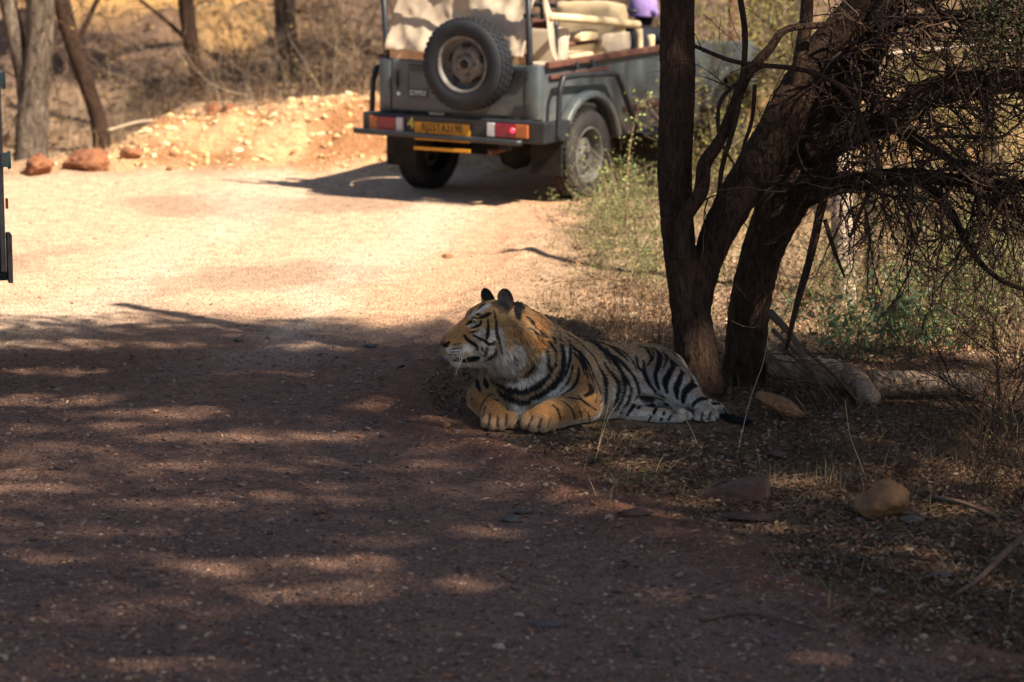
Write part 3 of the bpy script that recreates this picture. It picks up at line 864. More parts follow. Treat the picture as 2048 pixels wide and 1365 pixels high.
 ["k",0.0065,0.3,[[0.941,15.36,0.12],[0.97,15.327,0.095],[0.973,15.348,0.096]]],
 ["k",0.005,0.3,[[0.985,15.313,0.069],[1.028,15.355,0.056]]],
 ["k",0.003,0.3,[[0.915,15.239,0.05],[0.971,15.262,0.066]]],
 ["k",0.0126,0.6,[[0.634,15.322,0.096],[0.687,15.374,0.08],[0.749,15.377,0.08]]],  # shadow between belly and thigh, painted black on the coat
 ["k",0.006,0.3,[[0.62,15.212,0.061],[0.698,15.377,0.044],[0.774,15.375,0.048]]],
 ["k",0.006,0.3,[[0.669,15.162,0.007],[0.699,15.163,0.055],[0.765,15.388,0.04]]],
 ["k",0.0055,0.3,[[0.728,15.133,0.015],[0.743,15.143,0.049],[0.796,15.386,0.021]]],
 ["k",0.003,0.3,[[0.763,15.133,0.015],[0.778,15.134,0.041]]],
 ["k",0.002,0.3,[[0.531,15.618,0.311],[0.605,15.675,0.299],[0.657,15.661,0.292]]],
 ["k",0.003,0.6,[[0.961,15.166,0.019],[0.938,15.16,0.005]]],
 ["k",0.0035,0.6,[[1.002,15.175,0.022],[1.006,15.175,0.006]]],
 ["b",0.0176,0.6,[[0.798,15.133,0.061],[0.872,15.283,0.042],[0.895,15.253,0.032]]],
 ["k",0.005,0.3,[[0.415,15.586,0.328],[0.48,15.462,0.293],[0.525,15.428,0.236],[0.564,15.355,0.178],[0.582,15.3,0.131]]],
 ["k",0.0033,0.3,[[0.359,15.601,0.336],[0.409,15.498,0.328],[0.469,15.428,0.273],[0.504,15.398,0.221]]],
 ["k",0.0038,0.3,[[0.482,15.53,0.319],[0.548,15.517,0.29],[0.599,15.503,0.243],[0.617,15.485,0.2]]],
 ["k",0.004,0.3,[[0.759,15.634,0.267],[0.777,15.565,0.248],[0.757,15.466,0.219]]],
 ["k",0.003,0.3,[[0.693,15.656,0.286],[0.709,15.599,0.262],[0.704,15.551,0.235]]],
 ["k",0.0038,0.3,[[0.888,15.424,0.185],[0.897,15.392,0.16],[0.869,15.355,0.146]]],
 ["k",0.003,0.3,[[0.827,15.476,0.228],[0.839,15.408,0.204]]],
 ["k",0.003,0.3,[[0.268,15.336,0.377],[0.337,15.267,0.318],[0.382,15.215,0.235],[0.408,15.142,0.167],[0.41,15.09,0.116]]],
 ["k",0.0037,0.3,[[0.278,15.343,0.375],[0.286,15.264,0.333],[0.276,15.206,0.269],[0.245,15.156,0.21]]],
 ["k",0.0034,0.3,[[0.332,15.266,0.32],[0.362,15.215,0.255],[0.37,15.172,0.213]]],
 ["k",0.0037,0.3,[[0.302,15.267,0.332],[0.338,15.234,0.288],[0.355,15.187,0.235]]],
 ["k",0.0024,0.3,[[-0.108,15.063,0.127],[-0.06,15.116,0.124]]],
 ["k",0.0024,0.3,[[-0.129,15.037,0.109],[-0.144,14.984,0.058]]],
 ["k",0.0027,0.3,[[0.197,14.946,0.13],[0.224,14.933,0.105],[0.236,14.933,0.056]]],
 ["k",0.0031,0.3,[[0.328,15.02,0.091],[0.342,15.053,0.035]]],
 ["k",0.0031,0.3,[[0.371,15.057,0.074],[0.379,15.1,0.022]]],
 ["k",0.0037,0.3,[[0.086,15.146,0.478],[0.123,15.159,0.414]]],
 ["k",0.004,0.3,[[0.062,15.155,0.532],[0.111,15.176,0.473]]],
 ["k",0.0027,0.3,[[0.184,15.244,0.43],[0.209,15.249,0.379]]],
]
PAL = {'o': (.41, .180, .055), 'g': (.48, .27, .105), 't': (.38, .25, .140), 'w': (.64, .575, .49), 'k': (.010, .009, .008),
       'd': (.10, .085, .075), 'n': (.16, .060, .050), 'b': (.16, .09, .05)}
def seg_dist(V, pts):
    """distance of V to a polyline, and position 0..1 along it"""
    P = spline(pts, 0.012) if len(pts) > 1 else np.array(pts, float)
    best = np.full(len(V), 9.0); pos = np.zeros(len(V))
    n = len(P)
    for i in range(max(1, n - 1)):
        a = P[i]; b = P[min(i + 1, n - 1)]
        ab = b - a; L = ab.dot(ab) + 1e-12
        d = V - a; t = np.clip(d @ ab / L, 0, 1)
        q = np.linalg.norm(d - t[:, None] * ab, axis=1)
        m = q < best
        best[m] = q[m]; pos[m] = (i + t[m]) / max(1, n - 1)
    return best, pos

def lie_of_coat(P, N):
    fl = np.zeros((len(P), 3)); L = np.zeros(len(P)); W = np.zeros(len(P))
    for p in PRIMS:
        ww = np.exp(-np.abs(prim_dist(p, P)) / .012)
        fl += ww[:, None] * (p['flow'] / np.linalg.norm(p['flow'])); L += ww * p['hair']; W += ww
    fl -= N * (fl * N).sum(1)[:, None]
    return fl / (np.linalg.norm(fl, axis=1)[:, None] + 1e-6), L / (W + 1e-9)
def paint(V, N):
    n = len(V)
    wob = fbm(V * 60, 3, 5) - 0.5
    wob2 = fbm(V * 18, 3, 9) - 0.5
    col = np.tile(PAL['t'], (n, 1))
    white = np.array(PAL['w'])
    def blend(c, f):
        col[:] = col * (1 - f[:, None]) + np.array(c) * f[:, None]
    # paler towards the belly and on the inner sides of the limbs, warmer along the back
    blend(white, 0.80 * smooth(.30, .10, V[:, 2] + wob2 * .12) * smooth(.35, .6, V[:, 0] + wob2 * .2))
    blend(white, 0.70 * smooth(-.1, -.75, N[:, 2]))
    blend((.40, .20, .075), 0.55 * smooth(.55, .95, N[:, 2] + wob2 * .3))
    blend(PAL['g'], 0.6 * smooth(.40, .52, V[:, 2]) * smooth(.25, .05, V[:, 0]))
    # bands on the side turned away from the road (not traced): run down from the spine
    away = smooth(-.05, .25, N[:, 1]) * smooth(.05, .15, V[:, 0])
    ph = V[:, 0] * 52 + V[:, 1] * 22 + V[:, 2] * 14 + wob2 * 7
    away = np.maximum(away, smooth(.45, .75, N[:, 0]) * smooth(.62, .74, V[:, 0]))
    blend(PAL['k'], away * smooth(.35, .62, np.sin(ph)))
    for c, w, soft, pts in STROKES:
        P = np.array(pts)
        lo = P.min(0) - w * 3 - .02; hi = P.max(0) + w * 3 + .02
        sel = np.where(((V > lo) & (V < hi)).all(1))[0]
        if not len(sel): continue
        d, t = seg_dist(V[sel], pts)
        dark = c in 'k'
        face = P[:, 0].mean() < .0 and P[:, 2].mean() > .36
        ww = w * ((1.6 if face else 2.0) if dark else 1.0) * (1 - (0.45 if dark else 0.2) * np.abs(2 * t - 1) ** 2.5)
        ww = ww * (1 + (0.9 if dark else 0.6) * wob2[sel]) + wob[sel] * .006
        f = 1 - smooth(ww * (1 - soft), ww * (1 + soft) + .0012, d)
        if not dark:
            s2 = max(soft, .55 if c == 'w' else .8); f = (1 - smooth(ww * (1 - s2), ww * (1 + s2) + .008, d)) * (.95 if c in 'dnbw' else .8)
        f = np.clip(f, 0, 1)
        c3 = np.array(PAL[c])
        col[sel] = col[sel] * (1 - f[:, None]) + c3 * f[:, None]
    fl, _ = lie_of_coat(V, N)
    q = V - fl * ((V - np.array(HEAD_C)) * fl).sum(1)[:, None] * .82
    col *= (.80 + .40 * fbm(V * 28, 3, 44))[:, None] * (.45 + 1.10 * fbm(q * 120, 2, 45))[:, None]
    # ears: pale grey inside with a dark rim, black behind with a white spot
    for s, E0, E1, EM in EARS:
        l = (V - (E0 + E1) / 2) @ EM.T
        near = (np.abs(l[:, 0]) < .068) & (np.abs(l[:, 1]) < .045) & (l[:, 2] > -.045) & (l[:, 2] < .085)
        rad = np.sqrt((l[:, 0] / .047) ** 2 + ((l[:, 2] - .008) / .062) ** 2)
        fr = N @ EM[1]
        inn = near * smooth(.0, .3, fr) * smooth(.98, .8, rad) * smooth(-.04, -.01, l[:, 2])
        blend((.27, .23, .20), inn)
        blend((.04, .034, .03), inn * smooth(.01, -.03, l[:, 2]))
        bk = near * smooth(.1, -.25, fr) * smooth(-.045, -.02, l[:, 2])
        rim = near * smooth(.75, .95, rad) * smooth(-.005, .03, l[:, 2]) * smooth(-.6, -.1, fr)
        blend(PAL['k'], np.maximum(bk, rim * .85))
    # shade in the creases between the toes, painted dark
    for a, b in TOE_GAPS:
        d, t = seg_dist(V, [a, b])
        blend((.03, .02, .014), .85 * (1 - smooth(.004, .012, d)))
    # tail end
    blend(PAL['k'], smooth(1.005, 1.03, V[:, 0]) * smooth(15.36, 15.30, V[:, 1]) * smooth(.10, .07, V[:, 2]))
    # claws' row: dark between the toes is painted above as shade
    return col * .84

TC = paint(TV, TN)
m_skin, nt, b = new_mat('tiger_coat', .75, .15)
a_ = nt.nodes.new('ShaderNodeVertexColor'); a_.layer_name = 'Col'
n_ = noise_node(nt, 90, 3)
r_ = ramp_node(nt, n_.outputs[0], [(.3, (.72,) * 3), (.7, (1.0,) * 3)])
nt.links.new(mix_node(nt, a_.outputs[0], r_.outputs[0], 1.0, 'MULTIPLY'), b.inputs['Base Color'])
bump_node(nt, b, noise_node(nt, 140, 3).outputs[0], .5, .006)
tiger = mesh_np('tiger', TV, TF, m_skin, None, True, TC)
tag(tiger, 'striped young tiger lying on the verge of the dirt track, head in profile', 'tiger')

# ---- fur: short strands that follow the lie of the coat
def tiger_fur(name, count, seed, rad, longer, var):
    tri = np.vstack([TF[:, [0, 1, 2]], TF[:, [0, 2, 3]]])
    A = np.linalg.norm(np.cross(TV[tri[:, 1]] - TV[tri[:, 0]], TV[tri[:, 2]] - TV[tri[:, 0]]), axis=1)
    rng = np.random.default_rng(seed)
    t = rng.choice(len(tri), count, p=A / A.sum())
    r1 = np.sqrt(rng.random(count)); r2 = rng.random(count)
    w = np.stack([1 - r1, r1 * (1 - r2), r1 * r2], -1)
    ip = lambda arr: (arr[tri[t]] * w[:, :, None]).sum(1)
    root = ip(TV); nor = ip(TN); nor /= np.linalg.norm(nor, axis=1)[:, None]
    col = ip(TC)
    flow, L = lie_of_coat(root, nor)
    keep = (root[:, 2] > .012)
    nose = np.linalg.norm((root - hp(.245, 0, -.062)) @ HM.T / (.03, .04, .03), axis=1) < 1
    eye = np.linalg.norm(root - EYE_L, axis=1) < .014
    keep &= ~nose & ~eye
    if name != 'fur':
        hl = (root - np.array(HEAD_C)) @ HM.T
        keep &= ~((hl[:, 0] > -.035) & (np.linalg.norm(hl, axis=1) < .32))      # only short hair on the face
    root, nor, col, flow, L = root[keep], nor[keep], col[keep], flow[keep], L[keep]
    n = len(root)
    clump = np.stack([fbm(root * 45 + 7 * k, 2, 20 + k) for k in range(3)], -1) - .5
    L = np.where(L > .025, L * .65, L * .55) * (.65 + .7 * rng.random(n)) * longer
    lift = np.where(L > .02, .36, .30)[:, None]
    d0 = flow + nor * lift + rng.normal(0, .16, (n, 3)) + clump * (.5 + 22 * L[:, None])
    d0 /= np.linalg.norm(d0, axis=1)[:, None]
    d1 = flow + nor * lift * .2 + rng.normal(0, .12, (n, 3)) + clump * (.5 + 26 * L[:, None]) + [0, 0, -.10]
    d1 /= np.linalg.norm(d1, axis=1)[:, None]
    p0 = root - nor * .001; p1 = root + d0 * (L * .5)[:, None]; p2 = p1 + d1 * (L * .5)[:, None]
    P = np.stack([p0, p1, p2], 1)
    cu = bpy.data.hair_curves.new(name)
    cu.add_curves([3] * n)
    cu.attributes['position'].data.foreach_set('vector', P.astype(np.float32).ravel()) if 'position' in cu.attributes else None
    ra = cu.attributes.new('radius', 'FLOAT', 'POINT') if 'radius' not in cu.attributes else cu.attributes['radius']
    ra.data.foreach_set('value', np.tile(np.array(rad, np.float32), n))
    ca = cu.attributes.new('Col', 'FLOAT_COLOR', 'CURVE')
    c4 = np.ones((n, 4), np.float32)
    c4[:, :3] = col * (1 - var + 2 * var * rng.random((n, 1)))
    ca.data.foreach_set('color', c4.ravel())
    m, nt, b = new_mat('tiger_' + name, .6, .25)
    at_ = nt.nodes.new('ShaderNodeAttribute'); at_.attribute_name = 'Col'
    nt.links.new(at_.outputs['Color'], b.inputs['Base Color'])
    cu.materials.append(m)
    o = bpy.data.objects.new(name, cu); COL.objects.link(o); o.parent = tiger
    return o

EYE_L = np.array(EYE_HIT) + HL * -.004
fur = tiger_fur('fur', 150000, 3, (.0009, .0007, .00015), 1.0, .25)
guard_hair = tiger_fur('guard_hair', 60000, 4, (.0020, .0017, .0003), 1.18, .48)

# ---- eyes, nose, whiskers
m_eye, nt, b = new_mat('tiger_eye', .08, .6)
tc = nt.nodes.new('ShaderNodeTexCoord'); sx = nt.nodes.new('ShaderNodeVectorMath'); sx.operation = 'LENGTH'
mp = nt.nodes.new('ShaderNodeMapping'); mp.inputs['Scale'].default_value = (1, 0, 1)
nt.links.new(tc.outputs['Object'], mp.inputs[0]); nt.links.new(mp.outputs[0], sx.inputs[0])
r_ = ramp_node(nt, sx.outputs['Value'], [(.0, (.005, .005, .005)), (.0042, (.005, .005, .005)), (.0050, (.50, .46, .22)), (.0095, (.38, .36, .20)), (.0110, (.02, .015, .01))])
nt.links.new(r_.outputs[0], b.inputs['Base Color'])
EYE_R = np.array(HEAD_C) + HM.T @ (np.array([1, -1, 1]) * (HM @ (EYE_L - np.array(HEAD_C))))
for s, e in ((1, EYE_L), (-1, EYE_R)):
    V = []; F = []
    ns, nr = 20, 12
    for i in range(nr + 1):
        th = PI * i / nr
        for j in range(ns):
            ph = 2 * PI * j / ns
            V.append((.0125 * math.sin(th) * math.cos(ph), .0125 * math.cos(th) * -1, .0125 * math.sin(th) * math.sin(ph)))
    for i in range(nr):
        for j in range(ns):
            F.append((i * ns + j, i * ns + (j + 1) % ns, (i + 1) * ns + (j + 1) % ns, (i + 1) * ns + j))
    o = mesh_np('eye', V, F, m_eye, tiger)
    look = Vector(HL * s * .92 + HF * .38)
    o.location = Vector(e); o.rotation_euler = look.to_track_quat('-Y', 'Z').to_euler()
m_nose = simple_mat('tiger_nose', (.10, .035, .035), (.04, .018, .018), 60, .35, .5, .2, .002)
ms = MB()
for j, (ry, z0, z1, x0) in enumerate(((.034, -.046, -.060, .252), (.030, -.060, -.075, .262), (.016, -.075, -.092, .254))):
    pass
nv = []; nf = []
rows = [(-.040, .026, .246), (-.050, .034, .256), (-.062, .034, .264), (-.074, .024, .262), (-.090, .010, .256), (-.100, .004, .250)]
for z, hw, x in rows:
    for k in range(7):
        a = (k - 3) / 3
        nv.append(hp(x - .022 * a * a, hw * a, z))
for i in range(len(rows) - 1):
    for k in range(6):
        nf.append((i * 7 + k, i * 7 + k + 1, i * 7 + 8 + k, i * 7 + 7 + k))
nose = mesh_np('nose', nv, nf, m_nose, tiger)
sm = nose.modifiers.new('s', 'SOLIDIFY'); sm.thickness = .012; sm.offset = 0
m_wh = simple_mat('whisker_white', (.85, .82, .78), (.75, .72, .68), 5, .4, .4)
wt = Tubes(4)
rg = random.Random(4)
for s in (1, -1):
    for i in range(12):
        row, k = divmod(i, 4)
        b0 = hp(.165 + .012 * k * .8 + rg.uniform(-.006, .006), s * (.070 - .003 * k), -.080 - .014 * row)
        dn = HL * s * rg.uniform(.3, .8) + HF * rg.uniform(-.15, .95) + np.array([0, 0, -1]) * rg.uniform(.35, 1.0)
        dn /= np.linalg.norm(dn); L = rg.uniform(.06, .13)
        P = [b0 + dn * L * t + np.array([0, 0, -.03]) * t * t * L * 4 for t in np.linspace(0, 1, 6)]
        wt.add(P, np.linspace(.0006, .0002, 6))
whiskers = wt.build('whiskers', m_wh, tiger)
whiskers['kind'] = 'stuff'
# ================================================================ TREES
def bark_mat(name, c1, c2, scale=14, stretch=.25, bump=1.0, lich=None):
    m, nt, b = new_mat(name, .9, .15)
    tc = nt.nodes.new('ShaderNodeTexCoord'); mp = nt.nodes.new('ShaderNodeMapping')
    mp.inputs['Scale'].default_value = (1, 1, stretch)
    nt.links.new(tc.outputs['Object'], mp.inputs[0])
    n = noise_node(nt, scale, 6, .7, mp.outputs[0]); n2 = noise_node(nt, scale * 3.2, 4, .75, mp.outputs[0])
    r = ramp_node(nt, n.outputs[0], [(.28, c2), (.70, c1)])
    r2 = ramp_node(nt, n2.outputs[0], [(.34, (.38, .38, .38)), (.5, (.95, .95, .95)), (.68, (1.45, 1.42, 1.38))])
    c = mix_node(nt, r.outputs[0], r2.outputs[0], 1.0, 'MULTIPLY')
    nt.links.new(c, b.inputs['Base Color'])
    ad = nt.nodes.new('ShaderNodeMath'); ad.operation = 'ADD'
    nt.links.new(n.outputs[0], ad.inputs[0]); nt.links.new(n2.outputs[0], ad.inputs[1])
    bump_node(nt, b, ad.outputs[0], bump, .05)
    return m
M_BARK = bark_mat('bark_dark', (.105, .058, .037), (.034, .021, .015), 22, .25, 1.0)
M_BARKG = bark_mat('bark_grey', (.19, .145, .108), (.065, .048, .036), 7, .35)
M_BARKP = bark_mat('bark_pale', (.56, .44, .33), (.30, .21, .15), 5, .5, .4)
M_TWIG = attr_mat('twig_wood', .85, .15, .3, 40)
TWIGC = [(.05, .029, .020), (.085, .048, .031), (.034, .021, .016), (.13, .073, .046), (.06, .036, .026)]
DRYC = [(.19, .125, .08), (.25, .175, .115), (.15, .095, .062), (.10, .062, .042), (.32, .24, .16)]

def limb(name, pts, radii, mat, parent, seg=28, step=.022, rough=.10, seed=0, flare=0):
    """a bark-covered limb: tube with ridges running along it and slow lumps"""
    P, R = spline(pts, step, radii)
    if flare: R = R * (1 + flare * np.exp(-np.arange(len(R))[::1] * step / .10))
    T, N, B = frames(P)
    a = np.arange(seg) * 2 * PI / seg
    L = np.concatenate([[0], np.cumsum(np.linalg.norm(np.diff(P, axis=0), axis=1))])
    ca = np.stack([np.cos(a)[None] * 6.5 + L[:, None] * 0, np.sin(a)[None] * 6.5 + L[:, None] * 0, np.repeat(L[:, None] * 11, seg, 1)], -1).reshape(-1, 3)
    rid = np.abs(fbm(ca, 3, seed + 50) - .5) * 2
    lump = fbm(ca * np.array([.18, .18, .22]), 2, seed + 60) - .5
    rr = (R[:, None] * (1 + (rough * (rid - .35) + .30 * lump * (.3 + rough * 4)).reshape(len(P), seg)))[..., None]
    V = (P[:, None] + rr * (np.cos(a)[None, :, None] * N[:, None] + np.sin(a)[None, :, None] * B[:, None])).reshape(-1, 3)
    n = len(P); i = np.arange(n - 1)[:, None] * seg; j = np.arange(seg)[None]; k = (j + 1) % seg
    F = [tuple(f) for f in np.stack([i + j, i + k, i + seg + k, i + seg + j], -1).reshape(-1, 4).tolist()]
    F.append(tuple(range(seg - 1, -1, -1))); F.append(tuple(range((n - 1) * seg, n * seg)))
    return mesh_np(name, V, F, mat, parent)
def px_limb(name, pts, mat, parent, **kw):
    """limb from (u, v, depth, radius in metres)"""
    return limb(name, [at(u, v, Y) for u, v, Y, r in pts], [r for u, v, Y, r in pts], mat, parent, **kw)

def walk(rng, p, d, L, n, wig=.25, pull=(0, 0, 0)):
    P = [np.array(p, float)]; d = np.array(d, float); d /= np.linalg.norm(d)
    for _ in range(n):
        d = d + rng.normal(0, wig, 3) + np.array(pull); d /= np.linalg.norm(d)
        P.append(P[-1] + d * L / n)
    return np.array(P), d
def twig_tree(tb, rng, p, d, L, r, depth=2, kids=4, cols=TWIGC, wig=.2, pull=(0, 0, 0), tips=None):
    n = max(4, int(L / .055))
    P, de = walk(rng, p, d, L, n, wig, pull)
    c = np.array(cols[rng.integers(len(cols))]) * rng.uniform(.7, 1.25)
    tb.add(P, r * (1 - .8 * np.linspace(0, 1, len(P)) ** .8) * (1 + .18 * rng.normal(0, 1, len(P))).clip(.6, 1.5), c)
    if tips is not None: tips.append(P[-1]); tips.append(P[len(P) // 2])
    if depth > 0:
        for _ in range(rng.integers(max(1, kids - 2), kids + 2)):
            i = rng.integers(1, len(P) - 1)
            t = P[i + 1] - P[i]; t /= np.linalg.norm(t)
            dd = t + rng.normal(0, .65, 3)
            twig_tree(tb, rng, P[i], dd, L * rng.uniform(.25, .6), r * .55, depth - 1, kids, cols, wig * 1.2, pull, tips)

# ---- the tree behind the tiger
main_tree = empty('tree', at(1400, 800, 15.95))
main_tree.location.z = 0
MW = Matrix.Translation(-main_tree.location)
def under(o, root):
    o.parent = root; o.matrix_parent_inverse = Matrix.Translation(-root.location)
    return o
tag(main_tree, 'straight dark-barked tree stem rising directly behind the tiger', 'tree')
t1 = px_limb('trunk', [(1408, 806, 15.95, .135), (1400, 760, 15.95, .118), (1388, 680, 15.95, .108), (1374, 590, 15.95, .094), (1360, 490, 15.95, .086), (1351, 370, 15.95, .091), (1352, 250, 15.95, .092), (1355, 100, 15.95, .090), (1357, -60, 15.95, .088), (1365, -500, 16.0, .08), (1380, -1000, 16.1, .06)], M_BARK, None, seg=96, step=.011, rough=.10, seed=1)
under(t1, main_tree)
lean = empty('tree', at(1490, 780, 16.3)); lean.location.z = 0
tag(lean, 'many-stemmed dark tree leaning over the thicket, limbs spreading towards the picture edge', 'tree')
for nm, kw, pts in (
    ('stem', dict(seg=80, step=.014, rough=.14, seed=2), [(1392, 690, 15.93, .065), (1398, 600, 15.93, .072), (1413, 530, 15.95, .076), (1440, 460, 16.0, .092), (1480, 390, 16.05, .104), (1530, 310, 16.1, .112), (1580, 220, 16.15, .115), (1640, 130, 16.2, .118), (1705, 45, 16.3, .112), (1790, -70, 16.4, .105), (1900, -300, 16.5, .08), (1950, -600, 16.5, .05)]),
    ('trunk', dict(seg=80, step=.014, rough=.14, seed=3), [(1484, 800, 16.3, .125), (1490, 720, 16.3, .108), (1500, 610, 16.3, .106), (1525, 500, 16.3, .112), (1562, 410, 16.3, .135), (1605, 340, 16.28, .140), (1650, 270, 16.25, .115), (1700, 170, 16.25, .10), (1760, 60, 16.2, .085), (1830, -80, 16.2, .07)]),
    ('limb', dict(seg=24, rough=.12, seed=4), [(1590, 395, 16.25, .075), (1660, 372, 16.1, .062), (1740, 362, 16.0, .052), (1820, 352, 15.9, .044), (1900, 360, 15.85, .036), (1990, 366, 15.8, .030), (2120, 385, 15.7, .02)]),
    ('limb', dict(seg=24, rough=.12, seed=5), [(1625, 305, 16.2, .095), (1700, 265, 16.1, .085), (1780, 235, 16.0, .075), (1860, 190, 15.9, .072), (1950, 168, 15.85, .066), (2080, 160, 15.8, .055)]),
    ('limb', dict(seg=20, rough=.12, seed=6), [(1590, 225, 16.1, .045), (1600, 120, 16.1, .038), (1612, 30, 16.1, .034), (1615, -80, 16.1, .03)]),
    ('limb', dict(seg=16, rough=.14, seed=7), [(1364, 520, 15.80, .042), (1370, 440, 15.80, .040), (1402, 385, 15.80, .038), (1410, 328, 15.82, .036), (1440, 282, 15.85, .030), (1462, 228, 15.88, .030), (1493, 152, 15.9, .030), (1540, 98, 15.92, .024), (1572, 60, 15.95, .020), (1650, 48, 16.0, .014), (1720, 20, 16.0, .008)]),
    ('limb', dict(seg=12, rough=.12, seed=8), [(1740, 185, 16.0, .05), (1790, 250, 15.9, .035), (1850, 290, 15.8, .028), (1900, 320, 15.7, .020), (1990, 380, 15.6, .014)]),
    ('limb', dict(seg=12, rough=.12, seed=9), [(1730, 60, 16.1, .035), (1830, 40, 16.0, .030), (1940, 30, 15.9, .026), (2080, 60, 15.8, .020)]),
    ('limb', dict(seg=12, rough=.12, seed=10), [(1845, 365, 15.9, .028), (1900, 420, 15.85, .022), (1940, 500, 15.8, .017), (2000, 560, 15.75, .012), (2080, 590, 15.7, .008)]),
    ('dead_limb', dict(seg=12, rough=.2, seed=11), [(1668, 330, 16.0, .026), (1642, 419, 15.95, .024), (1622, 510, 15.9, .022), (1594, 610, 15.85, .018), (1572, 700, 15.8, .010)]),
    ('dead_limb', dict(seg=10, rough=.2, seed=12), [(1650, 440, 15.9, .014), (1668, 500, 15.85, .012), (1690, 556, 15.8, .006)]),
    ('branch', dict(seg=8, rough=.12, seed=13), [(1388, 92, 15.7, .010), (1463, 122, 15.7, .012), (1524, 131, 15.7, .013), (1585, 137, 15.7, .013), (1642, 152, 15.68, .013), (1699, 190, 15.65, .014), (1733, 267, 15.62, .015), (1756, 331, 15.6, .014), (1726, 411, 15.6, .011), (1699, 476, 15.6, .006)]),
    ('branch', dict(seg=8, rough=.12, seed=14), [(1478, -20, 15.8, .015), (1490, 65, 15.8, .016), (1486, 145, 15.8, .015), (1470, 244, 15.8, .014), (1446, 328, 15.82, .013), (1438, 385, 15.85, .011), (1420, 520, 15.9, .010)]),
    ('branch', dict(seg=8, rough=.12, seed=15), [(1530, 130, 15.72, .008), (1449, 190, 15.70, .011), (1436, 248, 15.70, .010), (1446, 292, 15.70, .009), (1470, 331, 15.70, .004)]),
    ('branch', dict(seg=8, rough=.12, seed=16), [(1510, 170, 15.8, .012), (1504, 240, 15.8, .011), (1486, 300, 15.82, .009), (1476, 380, 15.85, .006)]),
):
    under(px_limb(nm, pts, M_BARK if nm != 'branch' else M_BARK, None, **kw), lean)
# fine branches: a dense, drooping tangle
def bbox_pt(rng, u, v, Y): return np.array(at(rng.uniform(*u), rng.uniform(*v), rng.uniform(*Y)))
rng = np.random.default_rng(11)
tb = Tubes(4); tips = []
guides = [[at(u, v, Y) for u, v, Y in g] for g in (
    ((1640, 130, 16.1), (1760, 60, 16.0), (1900, 30, 15.8), (2060, 40, 15.7)),
    ((1700, 250, 16.1), (1850, 190, 15.9), (2060, 160, 15.7)),
    ((1650, 372, 16.1), (1820, 355, 15.9), (2060, 375, 15.7)),
    ((1740, 185, 16.0), (1850, 290, 15.8), (1990, 380, 15.6)),
    ((1760, 10, 16.2), (1900, -60, 16.0), (2080, -60, 15.8)))]
for gi, nn in enumerate((80, 98, 85, 62, 75)):
    G = spline(guides[gi], .03)
    for _ in range(nn):
        p = G[rng.integers(len(G))] + rng.normal(0, .03, 3)
        d = np.array([rng.normal(.35, .75), rng.normal(-.15, .5), rng.normal(-.15, .65)])
        twig_tree(tb, rng, p, d, rng.uniform(.25, .95), rng.uniform(.003, .012), 2, 3, TWIGC, .24, (.02, 0, -.045), tips)
for _ in range(75):      # twigs hanging down at the edge of the crown
    p = bbox_pt(rng, (1720, 2070), (340, 470), (15.5, 16.0))
    twig_tree(tb, rng, p, (rng.normal(.15, .5), rng.normal(-.1, .3), -1), rng.uniform(.3, .9), rng.uniform(.0025, .006), 2, 3, TWIGC, .2, (.02, 0, -.03), tips)
for _ in range(26):      # thin wands about the trunks
    p = bbox_pt(rng, (1400, 1640), (0, 480), (15.6, 16.0))
    twig_tree(tb, rng, p, rng.normal(0, 1, 3) * (1, .4, 1), rng.uniform(.2, .6), rng.uniform(.002, .004), 1, 3, TWIGC, .14)
tw = under(tb.build('twigs', M_TWIG), lean); tw['kind'] = 'stuff'
# small dark leaves at the top corner and a few left on the twigs
M_LEAF = attr_mat('leaf_green', .6, .3, .25, 30, .3)
rngl = np.random.default_rng(12)
lp = np.array(tips); lp = lp[rngl.random(len(lp)) < .16]
lp = np.vstack([lp, np.array([at(rngl.uniform(1930, 2080), rngl.uniform(-40, 130), rngl.uniform(15.4, 16.2)) for _ in range(2600)]), np.array([at(*(rngl.normal((1680, 332), (14, 18))), 15.75) for _ in range(14)])])
lf = leaf_cloud('foliage', lp + rngl.normal(0, .02, lp.shape), rngl.uniform(.018, .04, len(lp)), rngl.normal(0, 1, lp.shape), pick(rngl, len(lp), [(.045, .06, .02), (.06, .075, .03), (.10, .08, .03), (.13, .085, .04)]), M_LEAF, None, 3, .35)
under(lf, lean); lf['kind'] = 'stuff'

# ---- leafy crowns high over the track (above the picture): they throw the dappled shade
M_CROWN = attr_mat('leaf_crown', .7, .2, .2, 5)
# openings in the crowns: (point that catches the sun, half-lengths of the lit patch across and along the view)
HOLES = []
def ground_hole(u, v, du, dv, z=0.0):
    p = atg(u, v, z); a = atg(u + du, v, z); b_ = atg(u, v - dv, z); c_ = atg(u, v + dv, z)
    HOLES.append((p - SUN_DIR * (z / SUN_DIR.z), abs(a.x - p.x) * 1.25, abs(b_.y - c_.y) / 2 * .85, .24 if v < 880 else (.38 if u < 1150 else .28)))
def point_hole(u, v, Y, r):
    p = at(u, v, Y); g = p - SUN_DIR * (p.z / SUN_DIR.z); HOLES.append((g, r * 1.2, r, 0))
def open_to_sun(P, rng):
    t = P[:, 2] / SUN_DIR.z
    gx_ = P[:, 0] - SUN_DIR.x * t; gy_ = P[:, 1] - SUN_DIR.y * t
    keep = np.ones(len(P))
    wob = (fbm(np.stack([gx_ * 2.2, gy_ * 5, gx_ * 0], -1), 3, 99) - .5) * 1.7
    for g, rx, ry, lo in HOLES:
        d = ((gx_ - g.x) / rx) ** 2 + ((gy_ - g.y) / ry) ** 2
        if lo: d = d / 1.3 + wob
        keep = np.minimum(keep, np.clip((d - .6) / .9, lo, 1))
    return rng.random(len(P)) < keep
